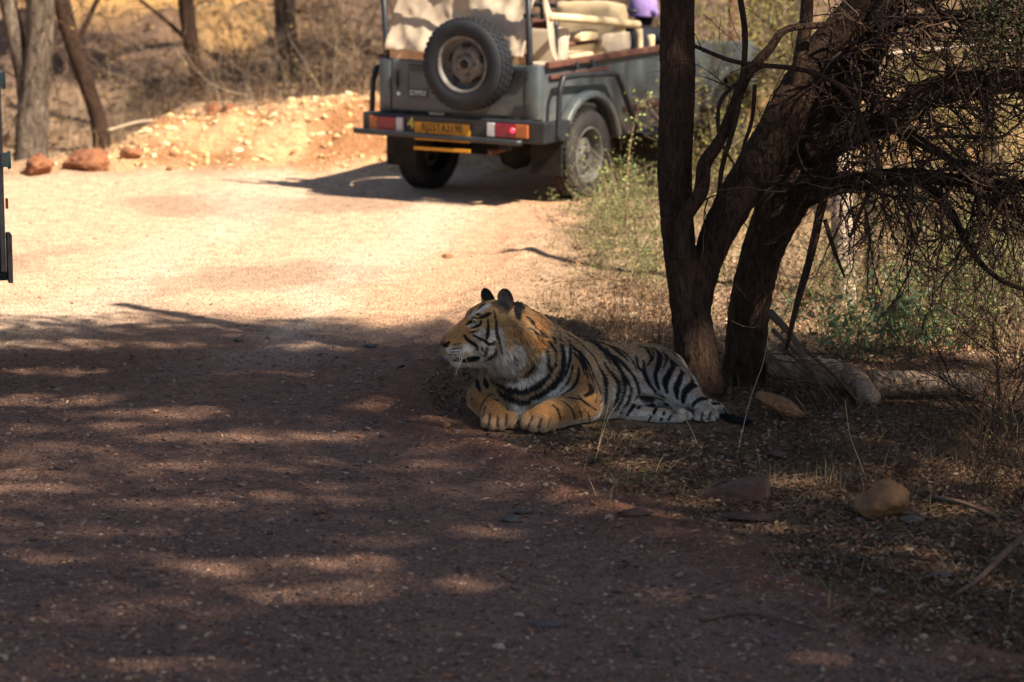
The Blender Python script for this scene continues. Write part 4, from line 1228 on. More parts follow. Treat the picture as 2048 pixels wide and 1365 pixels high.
def crown(name, center, rad, n, seed, parent, leaf=(.07, .13), gap=.50, sc=.75):
    rng = np.random.default_rng(seed)
    P = rng.normal(0, 1, (n * 4, 3)); P /= np.linalg.norm(P, axis=1)[:, None]
    P *= rng.random((len(P), 1)) ** .58
    P = P * rad + center
    f = fbm(P * sc, 3, seed)
    P = P[f > gap][:n]
    P = P[open_to_sun(P, rng)]
    o = leaf_cloud(name, P, rng.uniform(*leaf, len(P)), rng.normal(0, 1, P.shape) + (0, 0, .8), pick(rng, len(P), [(.06, .09, .025), (.08, .11, .03), (.05, .07, .02)]), M_CROWN, parent, seed, .6)
    o['kind'] = 'stuff'
    return o
def shade_tree(base, trunk_pts, radii, crowns, label, seed):
    t = empty('tree', base)
    tag(t, label, 'tree')
    under(limb('trunk', trunk_pts, radii, M_BARKG, None, seg=20, step=.08, seed=seed), t)
    rng = np.random.default_rng(seed)
    tp = np.array(trunk_pts[-1])
    for c, r, n, gp in crowns:
        c = np.array(c, float)
        for _ in range(5):
            e = c + rng.normal(0, .4, 3) * r
            under(limb('limb', [tp + (0, 0, -.3), (tp + e) / 2 + (0, 0, .3), e], [.07, .045, .015], M_BARKG, None, seg=8, step=.1, seed=seed), t)
        under(crown('crown', c, np.array(r), n, seed, None, gap=gp), t)
    return t
# where the sun gets through: streaks on the track and verge, patches on the tiger and the trunk
for q in ((100, 742, 80, 9), (120, 797, 110, 12), (340, 826, 100, 11), (520, 872, 190, 10), (540, 747, 90, 7), (800, 818, 90, 10), (860, 842, 50, 8), (60, 976, 80, 9), (340, 1006, 90, 7), (120, 1115, 70, 10),
          (500, 1132, 130, 14), (660, 1122, 80, 10), (800, 1168, 130, 12), (620, 1192, 110, 16), (110, 1228, 110, 16), (460, 1262, 70, 12), (720, 1082, 80, 9), (960, 1062, 70, 8), (1270, 1032, 70, 9), (1180, 892, 60, 6),
          (1310, 926, 60, 6), (1440, 1082, 90, 8), (1620, 1092, 70, 8), (1800, 1098, 80, 8), (1860, 1130, 50, 7), (1690, 1322, 60, 9), (1240, 868, 60, 5), (200, 690, 200, 10), (620, 690, 120, 8), (900, 640, 120, 16),
          (1050, 1215, 90, 8), (1330, 1190, 70, 8), (250, 850, 80, 6), (960, 868, 50, 6), (330, 1330, 100, 12), (860, 930, 60, 6), (1560, 1180, 60, 6), (1180, 700, 120, 30), (1900, 1010, 60, 10), (1750, 880, 60, 12), (1830, 775, 140, 14), (1640, 725, 90, 10), (1900, 870, 130, 40), (2000, 930, 90, 30), (2000, 760, 120, 40), (1400, 1120, 60, 6), (1520, 1050, 60, 6), (1700, 1060, 50, 6), (1950, 1160, 60, 7), (1580, 960, 50, 6), (1350, 1000, 50, 6), (1800, 1210, 70, 7), (1450, 1250, 60, 7), (1960, 1270, 60, 8), (1150, 1000, 60, 6), (450, 930, 90, 6), (700, 1000, 70, 6), (250, 1060, 80, 7), (900, 1260, 90, 9)):
    ground_hole(*q)
for q in ((1062, 676, 15.20, .075), (1040, 640, 15.2, .05), (1075, 640, 15.3, .05), (925, 660, 15.05, .035), (1075, 825, 14.95, .055), (1195, 800, 15.1, .05), (1180, 835, 15.1, .04), (985, 830, 15.0, .04), (1120, 665, 15.45, .05),
          (1405, 690, 15.85, .09), (1420, 740, 15.85, .07), (1370, 560, 15.85, .05), (1340, 130, 15.9, .05), (1850, 110, 15.8, .10), (1780, 150, 15.8, .08), (1930, 120, 15.7, .12), (1800, 90, 15.8, .08), (2000, 150, 15.7, .10), (1860, 250, 15.7, .08), (1480, 400, 16.0, .05), (1900, 420, 15.7, .1), (1750, 330, 15.7, .08)):
    point_hole(*q)
# broad crowns high above the picture, beside the track
def tall(x, y, label, seed, crowns):
    return shade_tree((x, y, 0), [(x, y, -.2), (x - .1, y, 2.5), (x - .3, y + .1, 5.0), (x - .5, y + .1, 7.2)], [.30, .25, .20, .14], crowns, label, seed)
tall(7.9, 10.4, 'tall leafy shade tree standing out of the picture beside the verge', 71, [((6.1, 10.6, 9.2), (3.8, 2.2, 1.0), 38000, .345), ((9.1, 9.4, 9.8), (2.6, 2.2, 1.0), 17000, .37)])
tall(7.7, 5.6, 'tall leafy shade tree standing nearest the camera, out of the picture', 72, [((5.9, 6.4, 9.2), (3.9, 2.7, 1.0), 46000, .34), ((8.9, 5.2, 9.8), (2.6, 2.6, 1.0), 22000, .355)])
for c, r, n, gp, root in (((1.7, 14.2, 5.2), (1.9, 1.1, .9), 4600, .40, lean), ((.7, 13.5, 4.8), (1.4, .8, .7), 2600, .40, main_tree)):
    under(crown('crown', np.array(c), np.array(r), n, 75, None, gap=gp), root)
tall(6.6, 26.4, 'tall leafy tree added far up the slope, out of the picture, for shade', 74, [((4.2, 27.6, 8.4), (4.6, 2.0, 1.0), 9500, .47)])  # this and the next tree are unseen, added to shade the slope
tall(2.6, 30.5, 'tall leafy tree added furthest up the slope, out of the picture, for shade', 76, [((.8, 29.2, 8.6), (3.4, 1.7, 1.0), 6500, .47), ((8.5, 26.5, 8.6), (2.8, 2.4, 1.0), 5000, .48)])
tall(7.3, 19.4, 'tall leafy shade tree standing beyond the thicket, out of the picture', 73, [((7.7, 19.8, 8.8), (1.9, 1.6, 1.0), 4200, .46)])
# ================================================================ JEEP
M_PAINT, nt, b = new_mat('jeep_paint', .38, .5)
n_ = noise_node(nt, 3, 6, .65); r_ = ramp_node(nt, n_.outputs[0], [(.35, (.042, .052, .058)), (.68, (.064, .076, .080))])
sepz = nt.nodes.new('ShaderNodeSeparateXYZ'); tcj = nt.nodes.new('ShaderNodeTexCoord'); nt.links.new(tcj.outputs['Object'], sepz.inputs[0])
n2 = noise_node(nt, 14, 5, .7)
ad = nt.nodes.new('ShaderNodeMath'); ad.operation = 'MULTIPLY_ADD'; ad.inputs[1].default_value = .6
nt.links.new(n2.outputs[0], ad.inputs[0]); 
mr = nt.nodes.new('ShaderNodeMapRange'); mr.inputs[1].default_value = 1.05; mr.inputs[2].default_value = .40; mr.inputs[3].default_value = -.50; mr.inputs[4].default_value = .02
nt.links.new(sepz.outputs[2], mr.inputs[0]); nt.links.new(mr.outputs[0], ad.inputs[2]); ad.use_clamp = True
nt.links.new(mix_node(nt, r_.outputs[0], (.30, .215, .145), ad.outputs[0]), b.inputs['Base Color'])      # road dust, thicker low down
rr = ramp_node(nt, n2.outputs[0], [(.3, (.30,) * 3), (.7, (.60,) * 3)]); nt.links.new(rr.outputs[0], b.inputs['Roughness'])
M_BLACK = simple_mat('black_painted_steel', (.022, .024, .028), (.012, .013, .015), 9, .45, .4)
M_TYRE = simple_mat('tyre_rubber', (.018, .019, .024), (.010, .011, .014), 7, .75, .25, .3, .004)
M_TYRED = simple_mat('dusty_tyre_rubber', (.045, .038, .035), (.018, .017, .018), 4, .85, .2, .3, .004)
M_RIM = simple_mat('wheel_steel', (.17, .165, .155), (.07, .06, .052), 12, .6, .4, 0, 0, .3)
M_CANVAS = simple_mat('beige_canvas', (.70, .58, .45), (.56, .45, .33), 4, .9, .1, .25, .01)
M_CREAM = simple_mat('cream_padding', (.66, .50, .31), (.50, .36, .20), 6, .85, .15, .3, .01)
M_RUST = simple_mat('rusty_brown_rail', (.13, .050, .034), (.07, .030, .022), 12, .7, .3)
M_RED = simple_mat('lamp_red', (.22, .010, .030), (.16, .006, .022), 30, .2, .5)
M_AMBER = simple_mat('lamp_amber', (.36, .10, .028), (.28, .07, .02), 30, .2, .5)
M_CLEAR = simple_mat('lamp_white', (.50, .47, .50), (.38, .36, .40), 30, .2, .5)
M_PLATE = simple_mat('number_plate_yellow', (.55, .25, .012), (.45, .19, .01), 20, .5, .4)
M_BADGE = simple_mat('badge_white', (.62, .66, .70), (.5, .54, .58), 20, .4, .5)
M_UNDER = simple_mat('underbody_dark', (.030, .026, .024), (.016, .015, .014), 8, .9, .1)
M_LIT, nt, b = new_mat('lit_tail_bulb', .3, .3)
b.inputs['Base Color'].default_value = (.8, .02, .04, 1); b.inputs['Emission Color'].default_value = (1, .02, .04, 1); b.inputs['Emission Strength'].default_value = 2.2

_nt = M_CANVAS.node_tree; _b = _nt.nodes['Principled BSDF']
_t = _nt.nodes.new('ShaderNodeBsdfTranslucent'); _t.inputs[0].default_value = (.62, .50, .38, 1)
_m = _nt.nodes.new('ShaderNodeMixShader'); _m.inputs[0].default_value = .45
_nt.links.new(_b.outputs[0], _m.inputs[1]); _nt.links.new(_t.outputs[0], _m.inputs[2]); _nt.links.new(_m.outputs[0], _nt.nodes['Material Output'].inputs[0])
JA = math.radians(30)
JX, JY = -.38, 23.39
jeep = empty('safari_jeep', (JX, JY, 0), -JA)
tag(jeep, 'grey open-topped safari jeep with spare wheel on its canvas-backed tail', 'jeep')
def jpx(u, v, xl=None, yl=None):
    """jeep-space point seen at a pixel, on the plane x = xl or y = yl"""
    o = np.array([0 - JX, 0 - JY, CAMZ]); d = np.array(at(u, v, 20.0)) - np.array([0, 0, CAMZ])
    c, s = math.cos(JA), math.sin(JA)
    R = np.array([[c, -s, 0], [s, c, 0], [0, 0, 1.0]])
    o = R @ o; d = R @ d
    t = (xl - o[0]) / d[0] if xl is not None else (yl - o[1]) / d[1]
    return o + d * t
def arch(cy, cz, r, a0, a1, n=14):
    return [(cy + r * math.cos(math.radians(a)), cz + r * math.sin(math.radians(a))) for a in np.linspace(a0, a1, n)]
WR, FW_, RW = .335, (2.995, .335), (.62, .335)
HB = .70
side = [(0, .60)] + arch(*RW, .43, 142, 38) + [(1.02, .42), (2.52, .42)] + arch(*FW_, .43, 168, 20) + [(3.45, .55), (3.62, .62), (3.64, .92), (3.55, .985), (2.42, 1.02), (2.38, 1.045), (0, 1.05)]
for s in (-1, 1):
    MB().prism(side, 0, s * HB, s * (HB - .035)).build('side_panel', M_PAINT, jeep, .006)
m = MB(); m.box(-HB + .036, HB - .036, .03, 3.5, .50, .56); m.build('floor', M_UNDER, jeep)
m = MB(); m.box(-HB + .036, HB - .036, 2.40, 3.56, .93, .975); m.build('bonnet', M_PAINT, jeep, .02)
m = MB(); m.box(-HB + .036, HB - .036, 3.57, 3.63, .56, .93); m.build('grille', M_BLACK, jeep, .01)
m = MB(); m.box(-HB + .036, HB - .036, 2.34, 2.39, .57, 1.04); m.build('firewall', M_PAINT, jeep)
# windscreen frame folded up
m = MB()
m.tube([(-.64, 2.38, 1.05), (-.60, 2.26, 1.42), (.60, 2.26, 1.42), (.64, 2.38, 1.05)], .02, 8)
m.build('windscreen_frame', M_BLACK, jeep, 0, True)
# rounded rear corners, tail door with its pressed panel
for s in (-1, 1):
    pts = [(s * HB, .0), (s * HB, -.02), (s * (HB - .012), -.045), (s * (HB - .035), -.058), (s * (HB - .12), -.062), (s * (HB - .12), -.005), (s * (HB - .036), .0)]
    MB().prism([(p[0], p[1]) for p in pts], 2, .655, 1.052).build('rear_corner', M_PAINT, jeep, .004, True)
door = MB().box(-.575, .575, -.058, -.012, .665, 1.048).build('tail_door', M_PAINT, jeep, .012)
m = MB()
for a, b_, c, d in ((-.43, -.42, .76, .955), (.26, .27, .76, .955), (-.43, .27, .75, .76), (-.43, .27, .955, .965)):
    m.box(a, b_, -.064, -.056, c, d)
m.build('pressed_rib', M_PAINT, door, .003)
MB().box(-.535, -.512, -.085, -.056, .83, .965).build('door_handle', M_BLACK, door, .006)
MB().lathe([(-.072, 0), (-.072, .014), (-.056, .016)], 14, 1, (-.505, 0, .795)).build('lock', M_BADGE, door)
for z in (.72, .99):
    MB().box(.50, .62, -.078, -.060, z - .03, z + .03).build('hinge', M_BLACK, jeep, .004)
def text(name, body, size, loc, rot, mat, parent, sx=1.0, ext=.002):
    c = bpy.data.curves.new(name, 'FONT'); c.body = body; c.size = size; c.extrude = ext
    c.align_x = 'CENTER'; c.align_y = 'CENTER'; c.space_character = 1.05
    c.materials.append(mat)
    o = bpy.data.objects.new(name, c); COL.objects.link(o)
    dg = bpy.context.evaluated_depsgraph_get(); dg.update()
    me = bpy.data.meshes.new_from_object(o.evaluated_get(dg))
    bpy.data.objects.remove(o); me.materials.clear(); me.materials.append(mat)
    o = bpy.data.objects.new(name, me); COL.objects.link(o)
    o.location = loc; o.rotation_euler = rot; o.scale.x = sx
    o.parent = parent
    return o
RX = (PI / 2, 0, 0)
bp_ = MB().box(-.42, -.265, -.066, -.057, .977, 1.017).build('badge', M_BLACK, door, .003)
text('lettering', 'MARUTI', .034, (-.3425, -.068, .997), RX, M_PAINT, bp_, 1.0)
bp_ = MB().box(-.40, -.255, -.068, -.057, .775, .835).build('badge', M_BLACK, door, .003)
text('lettering', 'GYPSY', .055, (-.33, -.0705, .806), RX, M_BADGE, bp_, .9, .004)
# rear bumper with lamps, number and plate
bump = MB().box(-.775, .80, -.15, -.065, .49, .652).build('rear_bumper', M_BLACK, jeep, .012)
MB().box(.722, .80, -.064, .24, .49, .640).build('bumper_return', M_BLACK, jeep, .01)
MB().box(-.775, -.722, -.064, .24, .49, .640).build('bumper_return', M_BLACK, jeep, .01)
for segs in (((-.70, -.625, M_AMBER), (-.625, -.465, M_RED), (-.465, -.405, M_CLEAR)), ((.325, .39, M_CLEAR), (.39, .565, M_RED), (.565, .67, M_AMBER))):
    lamp = None
    for a, b_, mm in segs:
        o = MB().box(a + .001, b_ - .001, -.176, -.151, .528, .628).build('lens' if lamp else 'tail_lamp', mm, lamp or bump, .005)
        lamp = lamp or o
    if segs[0][0] > 0:
        MB().lathe([(-.182, 0), (-.182, .014), (-.176, .018), (-.170, .018)], 14, 1, (.545, 0, .585)).build('bulb', M_LIT, lamp)
text('painted_number', '4', .125, (-.345, -.1535, .585), RX, simple_mat('yellow_paint', (.62, .52, .12), (.5, .40, .08), 20, .6), bump)
plate = MB().box(-.305, .175, -.168, -.160, .470, .605).build('number_plate', M_PLATE, jeep, .003)
text('lettering', 'RJ25TA2190', .080, (-.065, -.1715, .566), RX, M_BLACK, plate, .82)
MB().box(-.31, .18, -.172, -.163, .395, .42).build('plate_strip', M_PLATE, jeep, .003)
MB().tube([(-.80, -.205, .515), (-.79, -.225, .515), (.60, -.225, .50), (.64, -.20, .50)], .022, 10).build('step_bar', M_BLACK, jeep, 0, True)
# wheels
def wheel(cx, cy, cz, axis, out, parent, tyre_mat, name='wheel', steer=0):
    """axis 0: turns about x, axis 1: about y; out = +1 or -1 side that shows the dish"""
    w = .10; o = out
    hub = empty(name, (cx, cy, cz)); hub.parent = parent
    prof = [(-.085, .205), (-.098, .235), (-.104, .285), (-.095, .322), (-.07, .335), (.07, .335), (.095, .322), (.104, .285), (.098, .235), (.085, .205)]
    MB().lathe([(h * o, r) for h, r in prof], 48, axis).build('tyre', tyre_mat, hub, 0, True)
    tr = MB()
    for k in range(44):
        a = 2 * PI * k / 44
        for lane, off in ((-.055, 0), (0, .5), (.055, 0)):
            aa = a + off * 2 * PI / 44
            t = (-math.sin(aa), math.cos(aa)); n = (math.cos(aa), math.sin(aa))
            V = []
            for h in (-.021, .021):
                for tt in (-.016, .016):
                    for rr_ in (.330, .3425):
                        q = [n[0] * rr_ + t[0] * tt, n[1] * rr_ + t[1] * tt]; q.insert(axis, lane + h); V.append(q)
            tr.add(V, [(0, 1, 3, 2), (4, 6, 7, 5), (0, 4, 5, 1), (2, 3, 7, 6), (0, 2, 6, 4), (1, 5, 7, 3)])
    x_ = tr.build('tread', tyre_mat, hub); x_['kind'] = 'stuff'
    rim = MB().lathe([(h * o, r) for h, r in [(.090, .212), (.095, .200), (.075, .190), (.020, .180), (-.01, .165), (.015, .150), (.035, .118), (.038, .095), (.030, .075), (.052, .060), (.055, .042), (.045, .0)]], 40, axis).build('rim', M_RIM, hub, 0, True)
    for k in range(5):
        a0 = 2 * PI * k / 5 + .3
        pts = [(rr_ * math.cos(aa), rr_ * math.sin(aa)) for aa, rr_ in [(a0 - .26, .135), (a0 - .15, .122), (a0 + .15, .122), (a0 + .26, .135), (a0 + .18, .152), (a0 - .18, .152)]]
        MB().prism(pts, axis, o * .0, o * .032).build('slot', M_UNDER, hub)
    nb = MB()
    for k in range(5):
        a0 = 2 * PI * k / 5
        q = [.075 * math.cos(a0), .075 * math.sin(a0)]; q.insert(axis, 0)
        nb.lathe([(o * .028, .009), (o * .046, .009), (o * .046, 0)], 6, axis, q)
    nb.build('wheel_nuts', M_BLACK, hub)['kind'] = 'stuff'
    q = [0, 0]; 
    MB().lathe([(o * .04, .036), (o * .062, .032), (o * .062, 0)], 18, axis).build('hub_cap', M_UNDER, hub, 0, True)
    return hub
for cy in (RW[0], FW_[0]):
    for s in (-1, 1):
        wheel(s * .665, cy, WR, 0, s, jeep, M_TYRED)
wheel(.165, -.175, 1.055, 1, -1, jeep, M_TYRE, 'spare_wheel')
MB().box(.06, .27, -.13, -.058, .96, 1.15).build('spare_wheel_bracket', M_BLACK, jeep, .01)
# wheel-arch flares, mud flaps, guard bars
for s in (-1, 1):
    for c in (RW, FW_):
        po = arch(*c, .485, 158, 12, 18); pi_ = arch(*c, .425, 12, 158, 18)
        MB().prism(po + pi_, 0, s * (HB + .002), s * (HB + .085)).build('wheel_arch', M_PAINT, jeep, .018, True)
    g = [(s * .81, .03, .50), (s * .81, .06, .88), (s * .81, .10, .945), (s * .81, .19, .965), (s * .81, .85, .93), (s * .81, .97, .89), (s * .80, 1.18, .62), (s * .78, 1.32, .46), (s * .70, 1.34, .40)]
    MB().tube(spline(g, .04), .022, 10).build('guard_bar', M_BLACK, jeep, 0, True)
    MB().box(s * .50, s * .765, .17, .185, .22, .485).build('mud_flap', M_UNDER, jeep, .003)
    MB().box(s * (HB + .002), s * (HB + .045), .02, 2.36, 1.028, 1.075).build('top_rail', M_RUST, jeep, .008)
    MB().box(s * (HB + .002), s * (HB + .03), .08, .98, .945, .975).build('side_strip', M_RUST, jeep, .005)
    MB().box(s * (HB + .002), s * (HB + .10), 1.42, 2.45, .40, .43).build('side_step', M_BLACK, jeep, .005)
    MB().box(s * (HB + .002), s * (HB + .022), 1.25, 2.40, .60, .64).build('rub_strip', M_RUST, jeep, .005)
    for yy in (.42, .66):
        MB().tube([(s * (HB + .02), yy, .99), (s * (HB + .06), yy, 1.01), (s * (HB + .05), yy, 1.05)], .014, 6).build('hook', M_BLACK, jeep)
m = MB(); m.tube([(-.6, .62, .335), (.6, .62, .335)], .05, 12); m.lathe([(-.12, .03), (-.08, .12), (0, .145), (.08, .12), (.12, .03)], 18, 0, (.12, .62, .33)); m.build('rear_axle', M_UNDER, jeep, 0, True)
m = MB(); m.tube([(-.6, 2.995, .335), (.6, 2.995, .335)], .05, 12); m.build('front_axle', M_UNDER, jeep, 0, True)
for s in (-1, 1):
    m = MB(); m.box(s * .36, s * .44, -.06, 3.5, .42, .50); m.build('chassis_rail', M_UNDER, jeep)
m = MB(); m.box(-.30, .30, .95, 1.7, .32, .48); m.build('fuel_tank', M_UNDER, jeep, .03)
m = MB(); m.tube([(.30, -.08, .40), (.30, .5, .42), (.28, 1.4, .40)], .024, 8); m.build('exhaust', M_RUST, jeep, 0, True)
# canvas back between black posts
nx_, nz_ = 60, 44
V = []; 
for iz in range(nz_ + 1):
    for ix in range(nx_ + 1):
        fx, fz = ix / nx_, iz / nz_
        V.append((-.615 + fx * 1.20, 0, 1.118 + fz * .66))
V = np.array(V)
fold = fbm(np.stack([V[:, 0] * 5 + V[:, 2] * 3.0, V[:, 2] * 2.2 - V[:, 0] * 1.5, V[:, 0] * 0], -1), 3, 77) - .5
fold2 = np.abs(fbm(np.stack([V[:, 0] * 9 - V[:, 2] * 7, V[:, 2] * 3.5, V[:, 0] * 0 + 3], -1), 2, 79) - .5)
V[:, 1] = -.07 + .16 * np.clip((V[:, 2] - 1.118) / .43, 0, 1.1) + fold * .15 - fold2 * .08
V[:, 2] += .02 * fold
i = np.arange(nz_)[:, None] * (nx_ + 1); j = np.arange(nx_)[None]
F = np.stack([i + j, i + j + 1, i + nx_ + 2 + j, i + nx_ + 1 + j], -1).reshape(-1, 4)
cv = mesh_np('canvas_back', V, F, M_CANVAS, jeep); sd = cv.modifiers.new('s', 'SOLIDIFY'); sd.thickness = .006
MB().box(-.60, .575, -.042, -.014, 1.052, 1.135).build('canvas_board', simple_mat('tan_board', (.52, .33, .19), (.42, .25, .14), 8, .8), jeep, .004)
for xx, tp in ((-.632, -.66), (.605, .595)):
    MB().tube([(xx, -.02, 1.0), (xx, -.03, 1.12), (tp, -.05, 1.80)], .024, 10).build('canopy_post', M_BLACK, jeep, 0, True)
MB().tube([(-.66, -.05, 1.79), (.60, -.05, 1.79)], .022, 10).build('canopy_bar', M_BLACK, jeep, 0, True)
MB().box(.56, .66, -.05, .02, 1.40, 1.43).build('post_bracket', M_BLACK, jeep, .004)
# ---- seats and padded rails
def pad(name, pts, r, mat, seg=12): return MB().tube(spline(pts, .04), r, seg).build(name, mat, jeep, 0, True)
def cushion(name, c, sz, mat, parent, puff=.35, rot=0):
    n = 9; V = []; F = []
    ico_ = bmesh.new(); bmesh.ops.create_cube(ico_, size=1.0); bmesh.ops.subdivide_edges(ico_, edges=ico_.edges, cuts=6, use_grid_fill=True)
    V = np.array([v.co[:] for v in ico_.verts]); F = [[v.index for v in f.verts] for f in ico_.faces]; ico_.free()
    u = V * 2
    rr_ = np.linalg.norm(u, axis=1)[:, None]
    sph = u / np.maximum(rr_, 1e-6) * np.max(np.abs(u), axis=1)[:, None]
    W = (u * (1 - puff) + sph * puff) / 2
    W += (np.stack([fbm(W * 5 + k * 9 + c[0], 2, 5 + k) for k in range(3)], -1) - .5) * .10
    W = W * sz
    if rot:
        ca, sa = math.cos(rot), math.sin(rot); W = np.stack([W[:, 0], W[:, 1] * ca - W[:, 2] * sa, W[:, 1] * sa + W[:, 2] * ca], -1)
    return mesh_np(name, W + np.array(c), F, mat, parent)
pad('padded_rail', [jpx(1098, 34, .62), jpx(1180, 40, .62), jpx(1276, 50, .62)], .032, M_CREAM)
pad('padded_rail', [jpx(1278, 58, .60), jpx(1279, 100, .60), jpx(1276, 134, .60)], .028, M_CREAM)
pad('padded_rail', [jpx(1302, 70, .55), jpx(1301, 110, .55), jpx(1294, 140, .55)], .030, M_CREAM)
pad('cross_bar', [(-.55, .30, 1.345), (.2, .30, 1.335), (.64, .30, 1.325)], .034, M_RUST)
pad('padded_rail', [(-.60, .30, 1.41), (0, .30, 1.405), (.40, .32, 1.40)], .045, M_CREAM)
pad('roll_bar', [(.64, .30, 1.05), (.64, .30, 1.36)], .018, M_BLACK)
pad('roll_bar', [(-.62, 1.65, 1.0), (-.62, 1.65, 1.34), (.60, 1.65, 1.34)], .018, M_BLACK)
cushion('seat_back', (.30, .62, 1.12), (.52, .13, .34), M_CANVAS, jeep, .3, -.15)
cushion('seat_cushion', (.30, .42, .96), (.56, .40, .14), M_CANVAS, jeep, .3)
cushion('seat_back', (.30, 1.44, 1.18), (.62, .14, .50), M_CREAM, jeep, .3, -.12)
cushion('seat_cushion', (.30, 1.2, .98), (.60, .42, .14), M_CREAM, jeep, .3)
cushion('headrest', tuple(jpx(1228, 34, .45)), (.12, .30, .11), M_CREAM, jeep, .4)
cushion('arm_cushion', tuple(jpx(1166, 71, .52)), (.14, .34, .085), M_CREAM, jeep, .5)
p_ = jpx(1165, 86, .52); MB().tube([(.52, p_[1] - .22, p_[2]), (.52, p_[1] + .25, p_[2])], .018, 8).build('arm_rail', M_RUST, jeep, 0, True)
p_ = jpx(1162, 113, .55); cushion('side_pad', (.55, p_[1], p_[2]), (.06, .36, .055), M_CREAM, jeep, .4)
for yy in (.75, 1.05):
    pass
# hanging strap
st = [jpx(1086, -12, .60), jpx(1092, 12, .60), jpx(1099, 38, .62), jpx(1102, 70, .64), jpx(1106, 100, .66), jpx(1114, 124, .69)]
S_ = spline(st, .02); V = []; 
for k, p in enumerate(S_):
    a = k * .10; d = np.array([math.cos(a) * .3, math.sin(a) + .5, 0]) * .030
    V += [p - d, p + d]
F = [(2 * k, 2 * k + 1, 2 * k + 3, 2 * k + 2) for k in range(len(S_) - 1)]
st_ = mesh_np('strap', V, F, M_CANVAS, jeep); sd = st_.modifiers.new('s', 'SOLIDIFY'); sd.thickness = .004
# ---- canvas bag hung on the seat
bag = empty('canvas_bag', (0, 0, 0)); bag.matrix_world = Matrix.Translation((JX, JY, 0)) @ Matrix.Rotation(-JA, 4, 'Z')
tag(bag, 'beige canvas satchel with a flap hanging on the jeep seat', 'bag')
c_ = jpx(1221, 96, .54)
cushion('pouch', (c_[0], c_[1], c_[2] - .02), (.10, .42, .22), M_CREAM, bag, .35)
cushion('flap', (c_[0] + .035, c_[1], c_[2] + .045), (.09, .44, .16), M_CANVAS, bag, .4)
for k in range(4):
    cushion('pocket', (c_[0] + .06, c_[1] - .14 + k * .095, c_[2] - .105), (.05, .07, .07), M_CREAM, bag, .6)
MB().tube([(c_[0] + .05, c_[1] + .21, c_[2] + .12), (c_[0] + .055, c_[1] + .215, c_[2] - .08)], .010, 6).build('strap', M_BLACK, bag)
MB().tube([(c_[0] - .02, c_[1] + .20, c_[2] + .28), (c_[0] + .02, c_[1] + .20, c_[2] + .12)], .006, 6).build('strap', M_BADGE, bag)
# ---- seated passenger, seen from behind
per = empty('person', (0, 0, 0)); per.matrix_world = Matrix.Translation((JX, JY, 0)) @ Matrix.Rotation(-JA, 4, 'Z')
tag(per, 'person in a purple cap and dark jacket sitting low in the open jeep', 'person')
hd = jpx(1287, 18, .38)
PR0 = PRIMS; 
bp = []
def c2(a, b_, ra, rb, k=.04): bp.append(dict(t='c', a=np.array(a, float), b=np.array(b_, float), ra=ra, rb=rb, k=k, sub=False))
hx, hy, hz = hd
c2((hx, hy, hz), (hx, hy + .02, hz - .06), .095, .075)
c2((hx, hy, hz - .08), (hx, hy - .01, hz - .17), .05, .055)
c2((hx - .15, hy - .01, hz - .22), (hx + .15, hy - .01, hz - .22), .065, .065)
c2((hx, hy - .01, hz - .26), (hx, hy - .05, hz - .58), .135, .15)
for s in (-1, 1):
    c2((hx + s * .17, hy - .01, hz - .22), (hx + s * .21, hy + .06, hz - .46), .055, .045)
    c2((hx + s * .21, hy + .06, hz - .46), (hx + s * .12, hy + .30, hz - .48), .042, .032)
    c2((hx + s * .10, hy - .03, hz - .60), (hx + s * .12, hy + .40, hz - .58), .085, .07)
    c2((hx + s * .12, hy + .40, hz - .58), (hx + s * .12, hy + .44, hz - .82), .06, .045)
    c2((hx + s * .12, hy + .30, hz - .48), (hx + s * .11, hy + .38, hz - .47), .032, .026, .02)
    c2((hx + s * .095, hy + .01, hz - .01), (hx + s * .098, hy, hz - .03), .016, .014, .01)
c2((hx, hy + .09, hz - .02), (hx, hy + .105, hz - .035), .018, .016, .01)
bV, bF = sdf_mesh(bp, .012); bV = relax(bV, bF, 2)
colr = np.tile((.022, .026, .038), (len(bV), 1))
skin = bV[:, 2] > hz - .155
colr[skin] = (.014, .012, .012)
skin &= bV[:, 1] > hy + .03; colr[skin] = (.22, .12, .075)
legs = bV[:, 2] < hz - .52; colr[legs] = (.05, .045, .04)
mesh_np('body', bV, bF, attr_mat('clothing_and_skin', .85, .1, .2, 30), per, True, colr)
cp = MB().lathe([(-.05, .112), (.0, .116), (.055, .108), (.095, .078), (.115, .035), (.118, 0)], 24, 2, (hx, hy, hz + .012))
m_cap = simple_mat('purple_knit', (.27, .19, .40), (.19, .13, .30), 30, .9, .1, .3, .004)
cp.build('cap', m_cap, per, 0, True)
MB().lathe([(-.045, .117), (-.072, .121), (-.072, .112), (-.045, .106)], 24, 2, (hx, hy, hz + .012)).build('cap_brim', m_cap, per, 0, True)
cushion('cap_knot', (hx + .11, hy - .04, hz - .02), (.09, .05, .05), m_cap, per, .6)
